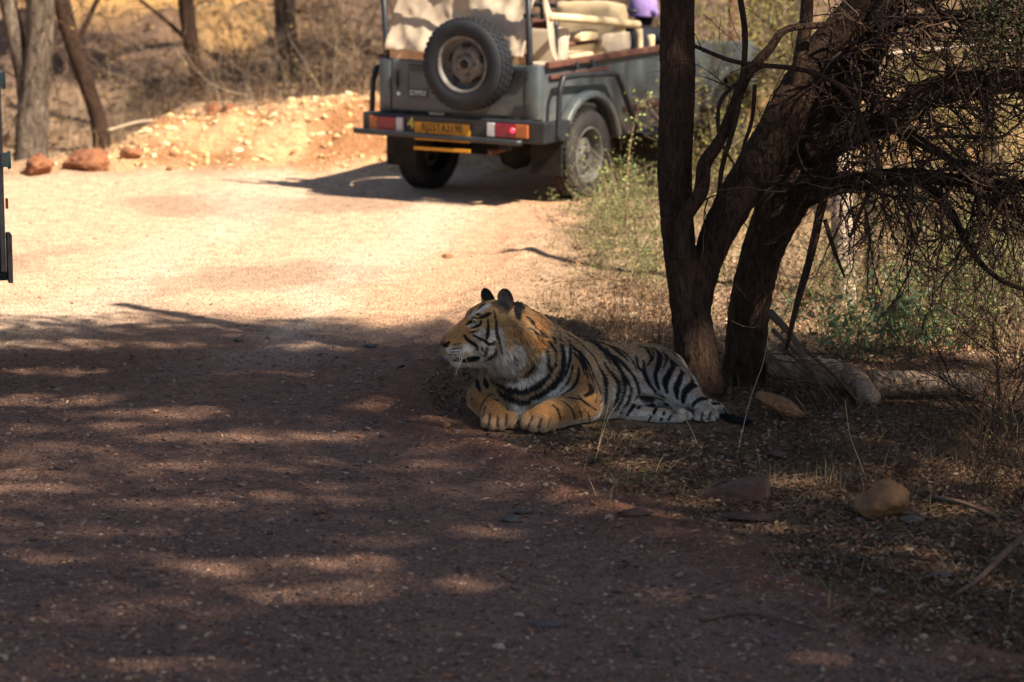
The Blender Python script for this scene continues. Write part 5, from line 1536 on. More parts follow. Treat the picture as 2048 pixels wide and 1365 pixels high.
# ================================================================ BACKGROUND TREES
def px_tree(label, stems, mat, Y, twigs=0, seed=0, tw_len=(.5, 1.3), leafcol=None, group=None, nleaf=0, name='tree'):
    """tree from stem centre lines in pixels; the last point of the first stem is its foot"""
    rng = np.random.default_rng(seed)
    u, v, r = stems[0][-1]
    f = at(u, v, Y)
    base = Vector((f.x, Y, gz1(f.x, Y) - .08))
    t = empty(name, base); tag(t, label, 'tree', group)
    first = True; tb = Tubes(4); tips = []
    for k, s in enumerate(stems):
        pts = [at(u, v, Y + .05 * k) for u, v, r in s]; rad = [r for u, v, r in s]
        if k == 0 or s[-1][1] > 200:
            pts.append(Vector((pts[-1].x, pts[-1].y, gz1(pts[-1].x, pts[-1].y) - .1))); rad.append(rad[-1] * 1.25)
        if not (k and s[0][1] > s[-1][1]): pts = pts[::-1]; rad = rad[::-1]
        d = np.array(pts[-1] - pts[-2]); d /= np.linalg.norm(d)
        pts.append(pts[-1] + Vector(d * 1.2)); rad.append(rad[-1] * .8)
        under(limb('trunk' if k == 0 else 'stem', pts, rad, mat, None, seg=18, step=.06, rough=.12, seed=seed + k), t)
        G = spline(pts, .05)
        for _ in range(twigs):
            p = G[rng.integers(len(G) // 3, len(G))]
            twig_tree(tb, rng, p, rng.normal(0, 1, 3) * (1, .6, .8) + (0, 0, .1), rng.uniform(*tw_len), rng.uniform(.005, .012), 2, 3, TWIGC, .14, (0, 0, -.01), tips)
    if twigs:
        o = under(tb.build('twigs', M_TWIG), t); o['kind'] = 'stuff'
    if nleaf:
        lp = np.array(tips)[rng.integers(0, len(tips), nleaf)] + rng.normal(0, .06, (nleaf, 3))
        o = under(leaf_cloud('foliage', lp, rng.uniform(.03, .055, nleaf), rng.normal(0, 1, lp.shape), pick(rng, nleaf, leafcol), M_LEAF, None, seed, .5), t); o['kind'] = 'stuff'
    return t
YEL = [(.40, .28, .05), (.30, .22, .06), (.20, .17, .05)]
px_tree('grey forked tree at the far bend beside the truck, pale bark on one side', [[(82, -30, .125), (78, 100, .12), (66, 200, .12), (58, 300, .13)], [(8, -30, .07), (28, 60, .08), (48, 150, .085), (56, 230, .09)], [(95, 60, .05), (88, 180, .055), (84, 310, .06)]], M_BARKG, 27.2, 7, 41, leafcol=YEL, nleaf=30)
px_tree('slanting dark tree on the slope next to the grey forked one', [[(112, -40, .085), (140, 70, .08), (170, 160, .075), (195, 230, .08), (204, 285, .09)], [(150, 100, .03), (190, 10, .025), (230, -60, .02)]], M_BARK, 29.5, 9, 42, leafcol=YEL, nleaf=40)
px_tree('dark upright tree on the slope above the orange boulder', [[(366, -40, .08), (378, 60, .08), (390, 140, .08), (402, 235, .095)], [(384, 90, .03), (330, 40, .022), (280, 0, .018)]], M_BARK, 31, 8, 43, leafcol=YEL, nleaf=60)
px_tree('twin-stemmed grey tree on the slope just beside the jeep', [[(556, -40, .055), (562, 80, .06), (568, 185, .075)], [(575, -40, .06), (584, 90, .062), (590, 190, .07)]], M_BARKG, 32, 10, 44, leafcol=YEL, nleaf=30)
px_tree('cream-barked slim tree standing behind the leaning tree and the log', [[(1718, -30, .055), (1708, 60, .06), (1692, 170, .066), (1682, 290, .068), (1684, 430, .070), (1687, 560, .070), (1690, 660, .075)], [(1700, 130, .026), (1735, 112, .022), (1775, 108, .014)]], M_BARKP, 18.9, 5, 45)
px_tree('thin brown tree just beside the cream-barked one', [[(1745, 330, .03), (1738, 450, .032), (1742, 560, .036), (1748, 640, .04)]], M_BARKG, 19.6, 3, 46)
px_tree('reddish slender stem among the yellow bushes beyond the jeep', [[(1462, -30, .03), (1464, 60, .032), (1466, 160, .035), (1468, 230, .04)]], simple_mat('red_bark', (.22, .10, .07), (.14, .06, .045), 9), 27.5, 4, 47)
for i_, (u, Y, r) in enumerate(((255, 38, .06), (470, 41, .07), (690, 37, .05), (880, 40, .06), (1130, 36, .05), (1560, 30, .06), (1860, 27, .07), (1985, 24, .05))):
    px_tree(('slim far tree on the slope between the dark slanting trees', 'slim far tree on the slope over the rubble bank', 'slim far tree on the slope beside the jeep canvas', 'slim far tree on the slope above the spare wheel', 'slim far tree on the slope above the jeep seats', 'slim far tree behind the leaning stems', 'slim far tree behind the twig tangle', 'slim far tree behind the tangle at the picture edge')[i_],
            [[(u + 12, -60, r * .8), (u + 5, 30, r), (u, 110, r * 1.1)]], M_BARKG if i_ % 2 else M_BARK, Y, 5, 50 + i_)

# ================================================================ BUSHES
def bush_meshes(seed, h, spread, stems, kids, r, cols, leaf=None, nleaf=0, lsize=(.015, .03), depth=2, wig=.14, aspect=.5):
    rng = np.random.default_rng(seed); tb = Tubes(3); tips = []
    for _ in range(stems):
        d = np.array([rng.normal(0, spread), rng.normal(0, spread), 1.0])
        twig_tree(tb, rng, (rng.normal(0, .05), rng.normal(0, .05), -.04), d, h * rng.uniform(.6, 1.1), r * rng.uniform(.6, 1.2), depth, kids, cols, wig, (0, 0, .01), tips)
    tw = tb.build('twigs', M_TWIG)
    lf = None
    if nleaf:
        T = np.array(tips); k = rng.integers(0, len(T), nleaf)
        lp = T[k] + rng.normal(0, .035, (nleaf, 3)); lp[:, 2] = np.abs(lp[:, 2])
        lf = leaf_cloud('foliage', lp, rng.uniform(*lsize, nleaf), rng.normal(0, .8, lp.shape) + (0, 0, .6), pick(rng, nleaf, leaf), M_LEAF, None, seed, aspect)
    return tw, lf
ORD = 'first second third fourth fifth sixth seventh eighth ninth tenth eleventh twelfth thirteenth fourteenth fifteenth sixteenth seventeenth eighteenth nineteenth twentieth'.split()
def place_bushes(protos, spots, label, group, cat='bush', name='bush', zoff=0.0):
    """spots: (x, y, scale); the first use of a prototype moves it, later ones copy it"""
    rng = random.Random(len(spots)); used = set(); out = []
    cols_ = sorted(range(len(spots)), key=lambda q: to_px((spots[q][0], spots[q][1], 0))[0]); order = {q: k for k, q in enumerate(cols_)}
    for i, sp in enumerate(spots):
        x, y, s = sp[:3]
        k = i % len(protos)
        e = empty(name, (x, y, gz1(x, y) + zoff), rng.uniform(0, 6.28)); e.scale = (s, s, s)
        tag(e, '%s, %s from the left' % (label, ORD[order[i]]), cat, group)
        for o in protos[k]:
            if o is None: continue
            if k in used: o = o.copy(); COL.objects.link(o)
            o.parent = e; o['kind'] = 'stuff'
        used.add(k); out.append(e)
    return out
rs = np.random.default_rng(61)
dry = [bush_meshes(60 + k, 1.1, .55, 11, 4, .009, DRYC, [(.30, .20, .08), (.24, .15, .07), (.36, .26, .09)], 120, (.02, .04)) for k in range(4)]
sp = []
for u, Y, s in [(250, 30, .7), (310, 33, .9), (345, 30.5, .7), (440, 30.5, .8), (480, 32.5, 1), (525, 30.4, .9), (600, 30.3, 1.0), (640, 32, 1.1), (665, 30, 1.1), (700, 31.5, 1.2), (735, 30.0, 1.1), (750, 33, 1.2), (800, 34, 1.2), (560, 35, 1.1), (690, 36, 1.2), (430, 36, 1.0), (140, 31, .7), (20, 30.5, .9)]:
    sp.append(((u - 1024) / FPX * Y * 1.02, Y, s))
place_bushes(dry, sp, 'leafless brown bush behind the rubble bank', 'leafless bushes behind the bank')
dry2 = [bush_meshes(66 + k, 1.2, .5, 11, 4, .009, DRYC, [(.32, .22, .08), (.26, .16, .08)], 200, (.02, .045)) for k in range(3)]
sp = []
for u, Y, s in [(1075, 31, 1.1), (1110, 29.8, 1.0), (1150, 32, 1.2), (1190, 30.5, 1.1), (1235, 31.5, 1.2), (1265, 30, 1.0), (1300, 32, 1.2), (1340, 31, 1.1), (1010, 30.5, 1.0), (960, 32, 1.1), (900, 31, 1.0), (850, 31.5, 1.1)]:
    sp.append(((u - 1024) / FPX * Y * 1.02, Y, s))
place_bushes(dry2, sp, 'dry brown bush behind the jeep', 'dry bushes behind the jeep')
YG = [(.20, .19, .05), (.27, .24, .07), (.14, .15, .04), (.34, .27, .07)]
yb = [bush_meshes(70 + k, 1.35, .45, 10, 4, .008, DRYC, YG, 900, (.022, .045)) for k in range(3)]
sp = []
for u, Y, s in [(1405, 26.5, 1.0), (1440, 25.5, 1.1), (1480, 27.5, 1.2), (1520, 25.4, 1.1), (1560, 27, 1.2), (1610, 26, 1.1), (1430, 23.2, .85), (1470, 22.2, .8), (1520, 23.0, .8), (1570, 24.2, .9), (1760, 24, 1.2), (1830, 22.8, 1.2), (1900, 23.6, 1.2), (1960, 22.2, 1.2), (2030, 23, 1.2), (1690, 26, 1.2), (2070, 21.4, 1.0), (1880, 26, 1.3)]:
    sp.append(((u - 1024) / FPX * Y * 1.02, Y, s))
place_bushes(yb, sp, 'yellow-green leafy bush behind the leaning tree', 'yellow-green bushes behind the leaning tree')
# leafy shrubs at the edge of the track, between tiger and jeep
LG = [(.22, .25, .08), (.17, .20, .06), (.28, .28, .10), (.12, .15, .05)]
gb = [bush_meshes(80 + k, .62, .6, 10, 4, .005, DRYC, LG, 620, (.016, .032)) for k in range(3)]
sp = []
for u, v, s in [(1180, 470, .75), (1215, 440, .9), (1250, 425, .95), (1285, 440, 1.0), (1310, 470, 1.0), (1235, 490, .8), (1275, 510, .85), (1190, 530, .65), (1225, 555, .6), (1270, 570, .65), (1310, 545, .8), (1165, 500, .5), (1330, 600, .6), (1420, 560, .8), (1440, 480, .9)]:
    p = on_ground(u, v); sp.append((p.x, p.y, s))
place_bushes(gb, sp, 'low green-leaved shrub between tiger and jeep', 'green shrubs at the track edge')
# tall sprigs in front of the jeep wheel
for i_, (pts, lab) in enumerate((([(1252, 470), (1252, 400), (1256, 330), (1264, 270), (1278, 215), (1300, 196), (1316, 192)], 'tall leafy sprig arching up before the jeep side'), ([(1216, 470), (1214, 400), (1210, 365), (1203, 330)], 'short leafy sprig rising before the jeep wheel'))):
    Yp = on_ground(*pts[0]).y
    s_ = empty('sprig', on_ground(*pts[0])); tag(s_, lab, 'plant')
    P = spline([at(u, v, Yp) for u, v in pts], .03)
    tb = Tubes(5); tb.add(P, np.linspace(.010, .003, len(P)), (.24, .14, .09)); under(tb.build('stem', M_TWIG), s_)
    rr = np.random.default_rng(90 + i_)
    lp = P[rr.integers(len(P) // 3, len(P), 90)] + rr.normal(0, .035, (90, 3)) * (1, 1, .5)
    o = under(leaf_cloud('foliage', lp, rr.uniform(.02, .035, 90), rr.normal(0, .6, lp.shape) + (0, 0, 1), pick(rr, 90, [(.36, .40, .14), (.28, .33, .11)]), M_LEAF, None, 91, .55), s_); o['kind'] = 'stuff'
# dusty-green plants by the log
TEAL = [(.14, .22, .10), (.10, .17, .07), (.17, .25, .15), (.20, .24, .08), (.24, .26, .10)]
tp = [bush_meshes(100 + k, .50, .55, 9, 3, .004, [(.16, .15, .08), (.2, .16, .09)], TEAL, 130, (.045, .08), 1, .12, .32) for k in range(2)]
sp = []
for u, v, s in [(1700, 730, .9), (1745, 720, 1.0), (1785, 715, 1.05), (1830, 725, 1.0), (1860, 705, .9), (1680, 700, .7), (1570, 690, .6)]:
    p = on_ground(u, v); sp.append((p.x, p.y + .2, s))
place_bushes(tp, sp, 'blue-green long-leaved plant behind the fallen log', 'blue-green plants behind the log', 'plant', 'plant')
fb = [bush_meshes(110 + k, .75, .5, 10, 4, .005, DRYC, [(.20, .22, .07), (.26, .25, .09), (.15, .18, .06)], 700, (.016, .032)) for k in range(2)]
sp = []
for u, v, s in [(1890, 690, 1.0), (1930, 660, 1.1), (1975, 680, 1.1), (2020, 650, 1.2), (2060, 690, 1.2), (1950, 610, 1.1), (1900, 620, 1.0), (1840, 640, .9), (2030, 590, 1.1), (1660, 640, .7), (1780, 620, .8)]:
    p = on_ground(u, v); sp.append((p.x, p.y, s))
place_bushes(fb, sp, 'fine-leaved green bush beyond the twig thicket', 'green bushes beyond the thicket')
# twiggy thicket right of the trees
th = [bush_meshes(120 + k, .95, .65, 9, 5, .0055, TWIGC, [(.08, .11, .03), (.11, .13, .04)], 110, (.014, .028), 2, .20) for k in range(3)]
sp = []
for u, v, s in [(1650, 920, .26), (1720, 945, .28), (1800, 950, .30), (1875, 955, .34), (1935, 950, .5), (1990, 960, .8), (2045, 945, 1.1), (1965, 990, .5), (2035, 1010, .8), (1600, 870, .28), (2010, 880, 1.1), (1560, 840, .28), (1985, 860, .8)]:
    p = on_ground(u, v); sp.append((p.x, p.y, s))
place_bushes(th, sp, 'bare tangled twiggy bush in the shaded thicket', 'twiggy bushes in the thicket')
th2 = [bush_meshes(124 + k, 1.0, .6, 10, 5, .006, TWIGC, [(.12, .15, .05), (.17, .18, .06), (.09, .11, .04)], 160, (.018, .035), 2, .2) for k in range(2)]
sp = []
for u, v, s in [(1545, 640, .7), (1600, 620, .8), (1650, 600, .8), (1770, 600, .9), (1850, 590, 1.0), (1920, 640, 1.0), (1990, 620, 1.1), (2050, 660, 1.2), (1960, 700, .9), (2040, 760, 1.0), (1870, 680, .7), (1960, 560, 1.1), (1800, 545, 1.0)]:
    p = on_ground(u, v); sp.append((p.x, p.y, s))
place_bushes(th2, sp, 'dark dry bush in the brush behind the log', 'dark dry bushes behind the log')
rb = [bush_meshes(130, .42, .5, 6, 4, .0028, [(.20, .10, .06), (.16, .08, .05)], None, 0, depth=2, wig=.12)]
sp = []
for u, v, s in [(1255, 690, 1.0), (1295, 688, 1.2), (1320, 700, 1.0), (1230, 670, .7), (1335, 690, 1.1)]:
    p = on_ground(u, v); sp.append((p.x, p.y, s))
place_bushes(rb, sp, 'thin reddish bare twigs standing behind the tiger back', 'reddish twigs behind the tiger', 'twigs', 'twig_clump')

# ================================================================ GRASS
rg_ = np.random.default_rng(140)
def spots_px(n, u, v):
    out = []
    for _ in range(n):
        p = on_ground(rg_.uniform(*u), rg_.uniform(*v))
        if .7 < p.x < 1.45 and 14.2 < p.y < 15.6: continue
        out.append((p.x, p.y, p.z))
    return out
grass('dry_grass', spots_px(70, (1150, 1400), (560, 700)) + spots_px(50, (1080, 1300), (600, 690)) + spots_px(25, (1100, 1330), (450, 600)) + spots_px(50, (1480, 2050), (860, 990)) + spots_px(30, (1440, 1620), (740, 880)), m_grass, [(.22, .135, .07), (.16, .095, .05), (.28, .19, .10), (.11, .062, .038)], (.06, .20), 14, .06, 1, .65, .0016, 'thin dry grass on the verge around the trees')
grass('fallen_straw', spots_px(60, (1180, 1700), (870, 1010)) + spots_px(25, (1500, 2048), (1010, 1300)), m_grass, STRAW, (.06, .18), 7, .05, 2, 2.2, .0014, 'dry straw lying flat on the shaded verge')
grass('green_grass', [on_ground(u + rg_.normal(0, 14), v + rg_.normal(0, 5)) for u, v in ((1290, 955), (1310, 950), (1370, 975), (1190, 925), (1460, 915), (1700, 1150), (1650, 1170), (1790, 1190), (1720, 1120), (1890, 1020), (1985, 1040), (1130, 640), (1160, 650), (1180, 625), (1220, 640), (1100, 620), (1540, 940)) for _ in range(3)], m_grass, GREEN, (.02, .055), 18, .030, 3, .9, .0016, 'small patches of green grass on the verge')
bgx = rg_.uniform(-6.5, 5.5, 700); bgy = rg_.uniform(28.2, 36, 700)
grass('slope_grass', np.stack([bgx, bgy, bgx * 0], -1), m_grass, [(.30, .19, .10), (.22, .14, .085), (.16, .10, .065)], (.12, .40), 10, .14, 4, .4, .0035, 'dry grass on the slope behind the bank')
bgx = rg_.uniform(1.2, 5.5, 420); bgy = rg_.uniform(17.2, 27, 420)
grass('thicket_grass', np.stack([bgx, bgy, bgx * 0], -1), m_grass, STRAW + [(.2, .2, .07)], (.10, .35), 14, .12, 5, .5, .0026, 'dry grass in the sun behind the leaning tree')
# litter on the ground behind, sunlit
x = rg_.uniform(.3, 6, 9000); y = rg_.uniform(17, 27, 9000)
k = x > edge_x(y) + .1; x, y = x[k], y[k]
nor = rg_.normal(0, .5, (len(x), 3)); nor[:, 2] = 1; size = rg_.uniform(.03, .06, len(x))
o = leaf_cloud('sunlit_litter', np.stack([x, y, gz(x, y) + .008], -1), size, nor, pick(rg_, len(x), [(.42, .28, .17), (.30, .18, .10), (.52, .38, .24), (.20, .12, .07), (.40, .22, .10)], .3), m_litter, None, 8)
tag(o, 'dry leaves on the sunlit ground behind the trees', None, None, 'stuff')
x = rg_.uniform(-8, 6, 14000); y = rg_.uniform(28.5, 46, 14000)
nor = rg_.normal(0, .5, (len(x), 3)); nor[:, 2] = 1; size = rg_.uniform(.06, .13, len(x))
o = leaf_cloud('slope_litter', np.stack([x, y, gz(x, y) + .01], -1), size, nor, pick(rg_, len(x), [(.22, .14, .085), (.16, .10, .065), (.28, .18, .11), (.11, .07, .05), (.34, .20, .09)], .3), m_litter, None, 9)
tag(o, 'dry leaves covering the slope behind the bank', None, None, 'stuff')
# ================================================================ ROCKS, LOGS, STICKS
def rock_mesh(name, size, seed, mat, planes=7, rough=.10, sub=4):
    """stone: a ball cut by random planes, roughened"""
    bm = bmesh.new(); bmesh.ops.create_icosphere(bm, subdivisions=sub, radius=1.0)
    V = np.array([v.co[:] for v in bm.verts]); F = [[v.index for v in f.verts] for f in bm.faces]; bm.free()
    rng = np.random.default_rng(seed)
    for _ in range(planes):
        n = rng.normal(0, 1, 3); n /= np.linalg.norm(n); h = rng.uniform(.55, .85)
        d = V @ n - h; V = V - np.where(d > 0, d, 0)[:, None] * n * .97
    V = V * (1 + rough * (fbm(V * 2.2 + seed, 4, seed) - .5)[:, None] * 2)
    V += (np.stack([fbm(V * 7 + k * 5, 4, seed + k) for k in range(3)], -1) - .5) * rough * 1.6
    V = V / np.abs(V).max(0) * np.array(size)
    return mesh_np(name, V, F, mat)
def rock(u, v, size, mat, label, seed, rz=0, tilt=(0, 0), name='rock', sink=.3, cat='rock', planes=9, rough=.22, pt=None):
    p = on_ground(u, v) if pt is None else Vector((pt[0], pt[1], gz1(*pt)))
    o = rock_mesh(name, size, seed, mat, planes, rough)
    o.location = (p.x, p.y, p.z + size[2] * (1 - 2 * sink)); o.rotation_euler = (tilt[0], tilt[1], rz)
    return tag(o, label, cat)
M_RORANGE = simple_mat('orange_rock', (.29, .12, .058), (.14, .056, .03), 7, .9, .15, .6, .03)
M_RBROWN = simple_mat('ochre_boulder', (.30, .155, .070), (.16, .080, .042), 9, .9, .15, .7, .02)
M_RRED = simple_mat('purple_red_slab', (.135, .070, .050), (.065, .035, .027), 10, .85, .2, .5, .012)
M_RGREY = simple_mat('slate_grey_stone', (.135, .108, .092), (.075, .060, .052), 12, .8, .2, .4, .008)
rock(74, 348, (.15, .14, .14), M_RORANGE, 'round orange rock at the foot of the grey forked tree', 31, .9, sink=.33)
rock(180, 335, (.22, .20, .12), M_RORANGE, 'broad orange rock at the end of the rubble bank', 32, .3, sink=.3)
rock(465, 238, (.13, .13, .10), M_RORANGE, 'orange rock on the crest of the rubble bank', 3, .6, sink=.25)
rock(425, 232, (.09, .09, .09), M_RORANGE, 'small dark-orange rock beside the crest rock', 4, .2, sink=.25)
rock(262, 318, (.10, .08, .06), M_RORANGE, 'low orange stone where the rubble bank begins', 5, .2, sink=.25)
rock(1760, 1030, (.135, .115, .090), M_RBROWN, 'rounded ochre boulder on the litter at the verge', 6, .4, (0, -.1), sink=.15, planes=5, rough=.16)
rock(1822, 1047, (.055, .05, .022), M_RGREY, 'dark flat stone tucked against the ochre boulder', 7, .2, sink=.2)
rock(1497, 1040, (.135, .07, .018), M_RRED, 'thin purple-brown slab lying flat in the litter', 8, .1, sink=.15)
rock(1022, 1043, (.055, .04, .013), M_RGREY, 'slate-grey stone with a pale top at the track edge', 9, .1, sink=.15)
rock(1044, 1027, (.045, .04, .010), M_RGREY, 'slate-grey flake just behind the pale-topped stone', 10, .5, sink=.15)
rock(1093, 1250, (.080, .05, .012), M_RGREY, 'flat grey stone in the near foreground', 11, .1, sink=.15)
rock(741, 694, (.045, .05, .010), M_RGREY, 'thin grey stone on the track in front of the tiger nose', 12, .1, sink=.15)
rock(477, 682, (.030, .05, .010), M_RGREY, 'thin grey stone further out on the track', 13, .1, sink=.15)
rock(893, 856, (.026, .022, .022), M_RBROWN, 'small orange stone by the far forepaw', 14, .1, sink=.15)
rock(895, 516, (.040, .03, .018), M_RBROWN, 'small brown stone on the sunlit track behind the tiger', 15, .1, sink=.15)
rock(1265, 1030, (.095, .05, .018), M_RRED, 'reddish flat stone at the lip of the track', 16, .5, sink=.2)
rock(1555, 915, (.06, .045, .02), M_RRED, 'small reddish stone under the dry stems', 17, .1, sink=.15)
rock(1880, 1155, (.05, .045, .014), M_RGREY, 'dark grey stone in the near litter', 18, .3, sink=.15)
rock(236, 1085, (.018, .018, .014), M_RGREY, 'small dark clod alone on the shaded track', 19, .3, sink=.1)
# wedge-shaped red slab: low on one side, high on the other
p = on_ground(1462, 996)
w = MB(); a = [(-.175, -.04, 0), (-.06, -.075, 0), (.14, -.08, 0), (.185, .03, 0), (.06, .09, 0), (-.10, .05, 0)]
tz_ = [.012, .045, .090, .105, .075, .03]
w.add([(x_, y_, -.03) for x_, y_, _ in a] + [(x_ * .94, y_ * .9, t_) for (x_, y_, _), t_ in zip(a, tz_)], [tuple(range(5, -1, -1)), tuple(range(6, 12))] + [(i_, (i_ + 1) % 6, (i_ + 1) % 6 + 6, i_ + 6) for i_ in range(6)])
sl = w.build('rock_slab', M_RRED, None, 0); sl.location = p
bm = bmesh.new(); bm.from_mesh(sl.data); bmesh.ops.triangulate(bm, faces=bm.faces); bmesh.ops.subdivide_edges(bm, edges=bm.edges, cuts=5, use_grid_fill=True)
q_ = np.array([v.co[:] for v in bm.verts]); dq = (np.stack([fbm(q_ * 16 + k * 5, 4, 90 + k) for k in range(3)], -1) - .5) * .030 + (np.stack([fbm(q_ * 55 + k * 5, 2, 95 + k) for k in range(3)], -1) - .5) * .008
for v_, d_ in zip(bm.verts, dq): v_.co += Vector(d_)
bm.to_mesh(sl.data); bm.free()
tag(sl, 'wedge-shaped purple-red slab tilted up out of the litter', 'rock')
# slanting reddish stone by the thicket
p = on_ground(1560, 838)
o = rock_mesh('rock_slab', (.14, .06, .045), 22, M_RBROWN, 9, .22); o.location = p + Vector((0, 0, .07)); o.rotation_euler = (.1, .35, -.1)
tag(o, 'long reddish stone leaning beside the tree foot', 'rock')
# fallen logs
def log(label, pts, r, mat, seed, bark=None):
    f = pts[0]
    t = empty('log', f); tag(t, label, 'log')
    under(limb('wood', pts, r, mat, None, seg=22, step=.03, rough=.08, seed=seed), t)
    return t
M_LOG = bark_mat('barkless_log', (.46, .31, .20), (.26, .165, .105), 6, .6, .5)
def gp(u, v, dz=0):
    p = on_ground(u, v); return Vector((p.x, p.y, p.z + dz))
log('pale barkless log lying across the ground behind the thicket', [gp(1740, 800, .085), gp(1830, 800, .09), (gp(1965, 802, .085))], [.072, .066, .055], M_LOG, 31)
log('short curved pale log butting against the long one', [gp(1545, 770, .10), gp(1620, 778, .10), gp(1700, 792, .09), gp(1742, 812, .03)], [.062, .072, .070, .055], M_LOG, 32)
def stick(name, label, pts, r, mat, cat='stick', seg=6):
    V, F = tube_np(spline(pts, .03), np.linspace(r[0], r[1], len(spline(pts, .03))), seg)
    o = mesh_np(name, V, F, mat); return tag(o, label, cat)
M_STICK = simple_mat('dead_stick', (.16, .10, .07), (.09, .055, .04), 20, .9, .1)
M_STRAWS = simple_mat('straw_stem', (.46, .33, .19), (.34, .23, .13), 20, .8, .1)
M_PALES = simple_mat('bleached_branch', (.50, .40, .28), (.36, .27, .18), 10, .85, .1)
stick('stick', 'dark stick lying beyond the ochre boulder', [gp(1865, 1000, .012), gp(1930, 1018, .02), gp(2000, 1045, .015)], (.014, .008), M_STICK)
stick('stick', 'dark branch reaching in from the picture edge over the near litter', [gp(2100, 1105, .16), gp(2020, 1135, .08), gp(1960, 1170, .03), gp(1910, 1195, .01)], (.020, .008), M_STICK)
stick('stick', 'thin dark stick in the lowest litter', [gp(1400, 1245, .01), gp(1500, 1238, .02), gp(1640, 1262, .01)], (.008, .004), M_STICK)
stick('grass_stem', 'bent dry grass stem standing in front of the tiger flank', [gp(1188, 935, 0), at(1196, 895, 14.6), at(1212, 830, 14.75), at(1220, 795, 14.8), at(1217, 778, 14.82)], (.0026, .0014), M_STRAWS, 'grass stem', 4)
stick('grass_stem', 'dry grass stem slanting away from the tiger elbow', [gp(1190, 920, 0), at(1215, 840, 14.75), at(1240, 800, 14.9)], (.0022, .0012), M_STRAWS, 'grass stem', 4)
stick('grass_stem', 'long arched dry stem before the hind legs', [gp(1398, 895, 0), at(1375, 845, 14.8), at(1346, 815, 14.95), at(1318, 794, 15.0), at(1272, 790, 15.05)], (.0026, .0014), M_STRAWS, 'grass stem', 4)
stick('grass_stem', 'tall dry stem rising beside the tree foot', [gp(1475, 905, 0), at(1500, 800, 15.1), at(1528, 720, 15.2), at(1540, 640, 15.3)], (.0026, .0012), M_STRAWS, 'grass stem', 4)
stick('grass_stem', 'tall dry stem leaning before the ochre boulder', [gp(1740, 985, 0), at(1722, 930, 14.0), at(1700, 870, 14.1), at(1690, 800, 14.2)], (.0030, .0014), M_STRAWS, 'grass stem', 4)
for i_, (pts, lab) in enumerate((([(215, 262), (290, 243), (360, 250), (420, 268)], 'bleached bent branch fallen behind the rubble bank'), ([(300, 262), (370, 248), (415, 262)], 'short bleached branch lying over the bent one'), ([(345, 300), (330, 270), (322, 240)], 'upright bleached stub behind the bank'))):
    stick('fallen_branch', lab, [at(u, v, 27.6) for u, v in pts], (.018, .008), M_PALES, 'branch')
# brushwood leaning at the tree foot
bw = [(1540, 625, 1625, 745), (1560, 690, 1700, 840), (1545, 660, 1660, 800), (1600, 690, 1760, 860), (1530, 700, 1640, 830)]
for i_, (u0, v0, u1, v1) in enumerate(bw):
    stick('fallen_branch', ('thick dead branch propped against the leaning tree foot', 'long dead branch sloping from the tree foot into the thicket', 'thin dead branch crossing the propped one', 'outermost dead branch sloping towards the log', 'lowest dead branch of the brushwood at the tree foot')[i_],
          [at(u0, v0, 16.0), at((u0 + u1) / 2 + 6, (v0 + v1) / 2 - 6, 15.8), at(u1, v1, 15.55)], (.022 if i_ == 0 else .011, .010 if i_ == 0 else .005), M_STICK, 'branch')
tb = Tubes(3); rr = np.random.default_rng(160)
for _ in range(80):
    u, v = rr.uniform(1530, 1640), rr.uniform(700, 860)
    p = np.array(at(u, v, rr.uniform(15.4, 16.0)))
    twig_tree(tb, rr, p, (rr.normal(.9, .3), rr.normal(-.2, .3), rr.normal(-.55, .3)), rr.uniform(.2, .6), rr.uniform(.0018, .004), 1, 2, TWIGC + DRYC[:3], .10)
o = tb.build('brushwood_twigs', M_TWIG); tag(o, 'fine dead brushwood heaped at the foot of the leaning tree', None, None, 'stuff')

# ================================================================ SECOND VEHICLE, only its corner in the picture
M_GREEN = simple_mat('weathered_green_paint', (.07, .15, .14), (.16, .15, .13), 14, .7, .3, .3, .006)
M_DUST = simple_mat('dusty_grey_panel', (.22, .185, .15), (.10, .085, .07), 9, .85, .2, .3, .006)
TYY = 16.0
trk = empty('safari_truck', at(13, 548, TYY)); trk.location.z = 0
tag(trk, 'dusty vehicle whose corner with green hinges just enters at the picture edge', 'truck')
trk.rotation_euler.z = math.radians(14)
def tl(u, v, Y=TYY): return np.array(at(u, v, Y)) - np.array(trk.location)
e0, e1 = tl(-2, 60), tl(13, 548)
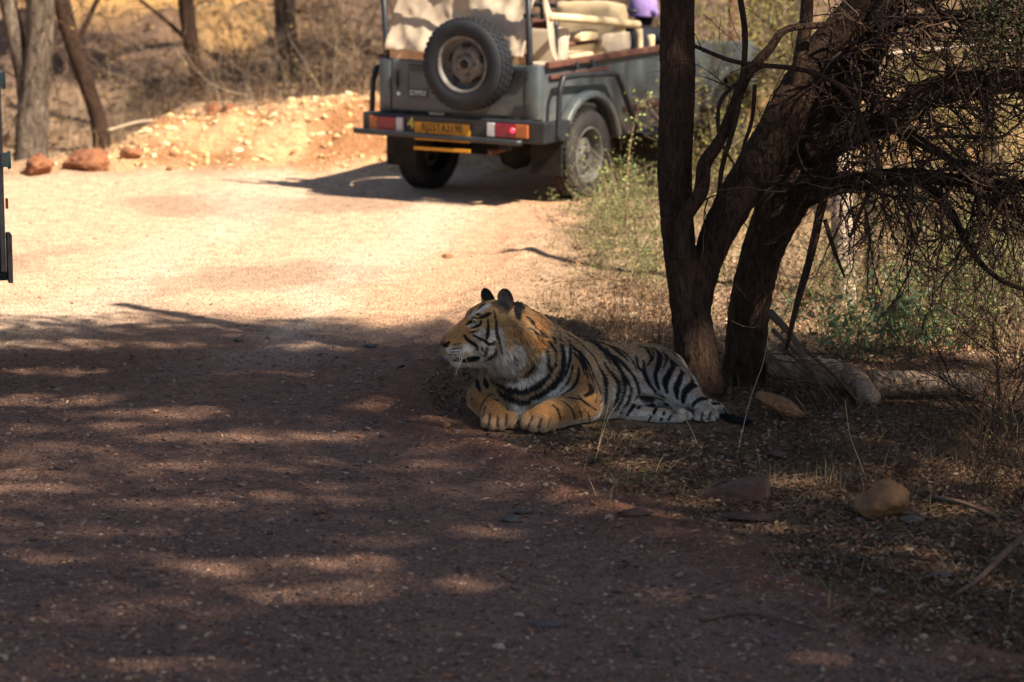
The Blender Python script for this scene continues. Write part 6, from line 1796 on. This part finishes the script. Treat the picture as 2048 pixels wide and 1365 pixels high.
# rear edge of the side: slightly raked post
MB().add([e0 + (-.025, 0, .15), e0 + (0, 0, .15), e1 + (0, 0, 0), e1 + (-.025, 0, 0), e0 + (-.025, .04, .15), e0 + (0, .04, .15), e1 + (0, .04, 0), e1 + (-.025, .04, 0)], [(0, 1, 2, 3), (7, 6, 5, 4), (0, 4, 5, 1), (1, 5, 6, 2), (2, 6, 7, 3), (3, 7, 4, 0)]).build('corner_post', M_DUST, trk, .004)
MB().add([e0 + (-1.6, .004, .15), e0 + (-.0255, .004, .15), e1 + (-.0255, .004, .02), e1 + (-1.6, .004, .02), e0 + (-1.6, .03, .15), e0 + (-.0255, .03, .15), e1 + (-.0255, .03, .02), e1 + (-1.6, .03, .02)], [(0, 1, 2, 3), (7, 6, 5, 4), (0, 4, 5, 1), (1, 5, 6, 2), (2, 6, 7, 3), (3, 7, 4, 0)]).build('tail_board', M_UNDER, trk, .003)
MB().box(e1[0] - 1.6, e1[0] - .01, .05, 3.6, e1[2] - .02, e1[2] + .04).build('deck', M_DUST, trk, .004)
MB().add([e0 + (-.02, .041, .15), e1 + (-.02, .041, .02), e1 + (-.02, 3.5, .02), e0 + (-.02, 3.5, .15), e0 + (-.045, .041, .15), e1 + (-.045, .041, .02), e1 + (-.045, 3.5, .02), e0 + (-.045, 3.5, .15)], [(0, 1, 2, 3), (7, 6, 5, 4), (0, 4, 5, 1), (1, 5, 6, 2), (2, 6, 7, 3), (3, 7, 4, 0)]).build('side_board', M_DUST, trk, .003)
for u, v in ((2, 160), (13, 320)):
    c = tl(u, v)
    h = MB().box(c[0] - .03, c[0] + .010, c[1] - .03, c[1] + .02, c[2] - .035, c[2] + .035).build('hinge', M_GREEN, trk, .006)
    MB().tube([(c[0] + .012, c[1] - .015, c[2] - .045), (c[0] + .012, c[1] - .015, c[2] + .045)], .009, 10).build('hinge_pin', M_GREEN, h, 0, True)
c = tl(14, 408); MB().box(c[0] - .006, c[0] + .006, c[1] - .008, c[1] + .03, c[2] - .026, c[2] + .026).build('reflector', M_AMBER, trk, .003)
c = tl(20, 518); MB().box(c[0] - .012, c[0] + .012, c[1] - .02, c[1] + .10, c[2] - .125, c[2] + .125).build('mud_flap', M_DUST, trk, .004)
c = tl(12, 552); MB().box(c[0] - 1.6, c[0] + .004, c[1] - .03, c[1] + .05, c[2] - .02, c[2] + .02).build('sill', M_UNDER, trk, .003)
c = tl(-2, 600); MB().box(c[0] - .03, c[0] + .006, c[1] + .02, c[1] + .06, c[2] - .10, c[2] + .10).build('bracket', M_UNDER, trk, .004)
for yy in (.7, 2.9):
    wheel(e1[0] - .17, yy, .335, 0, 1, trk, M_TYRED)
    wheel(e1[0] - 1.45, yy, .335, 0, -1, trk, M_TYRED)
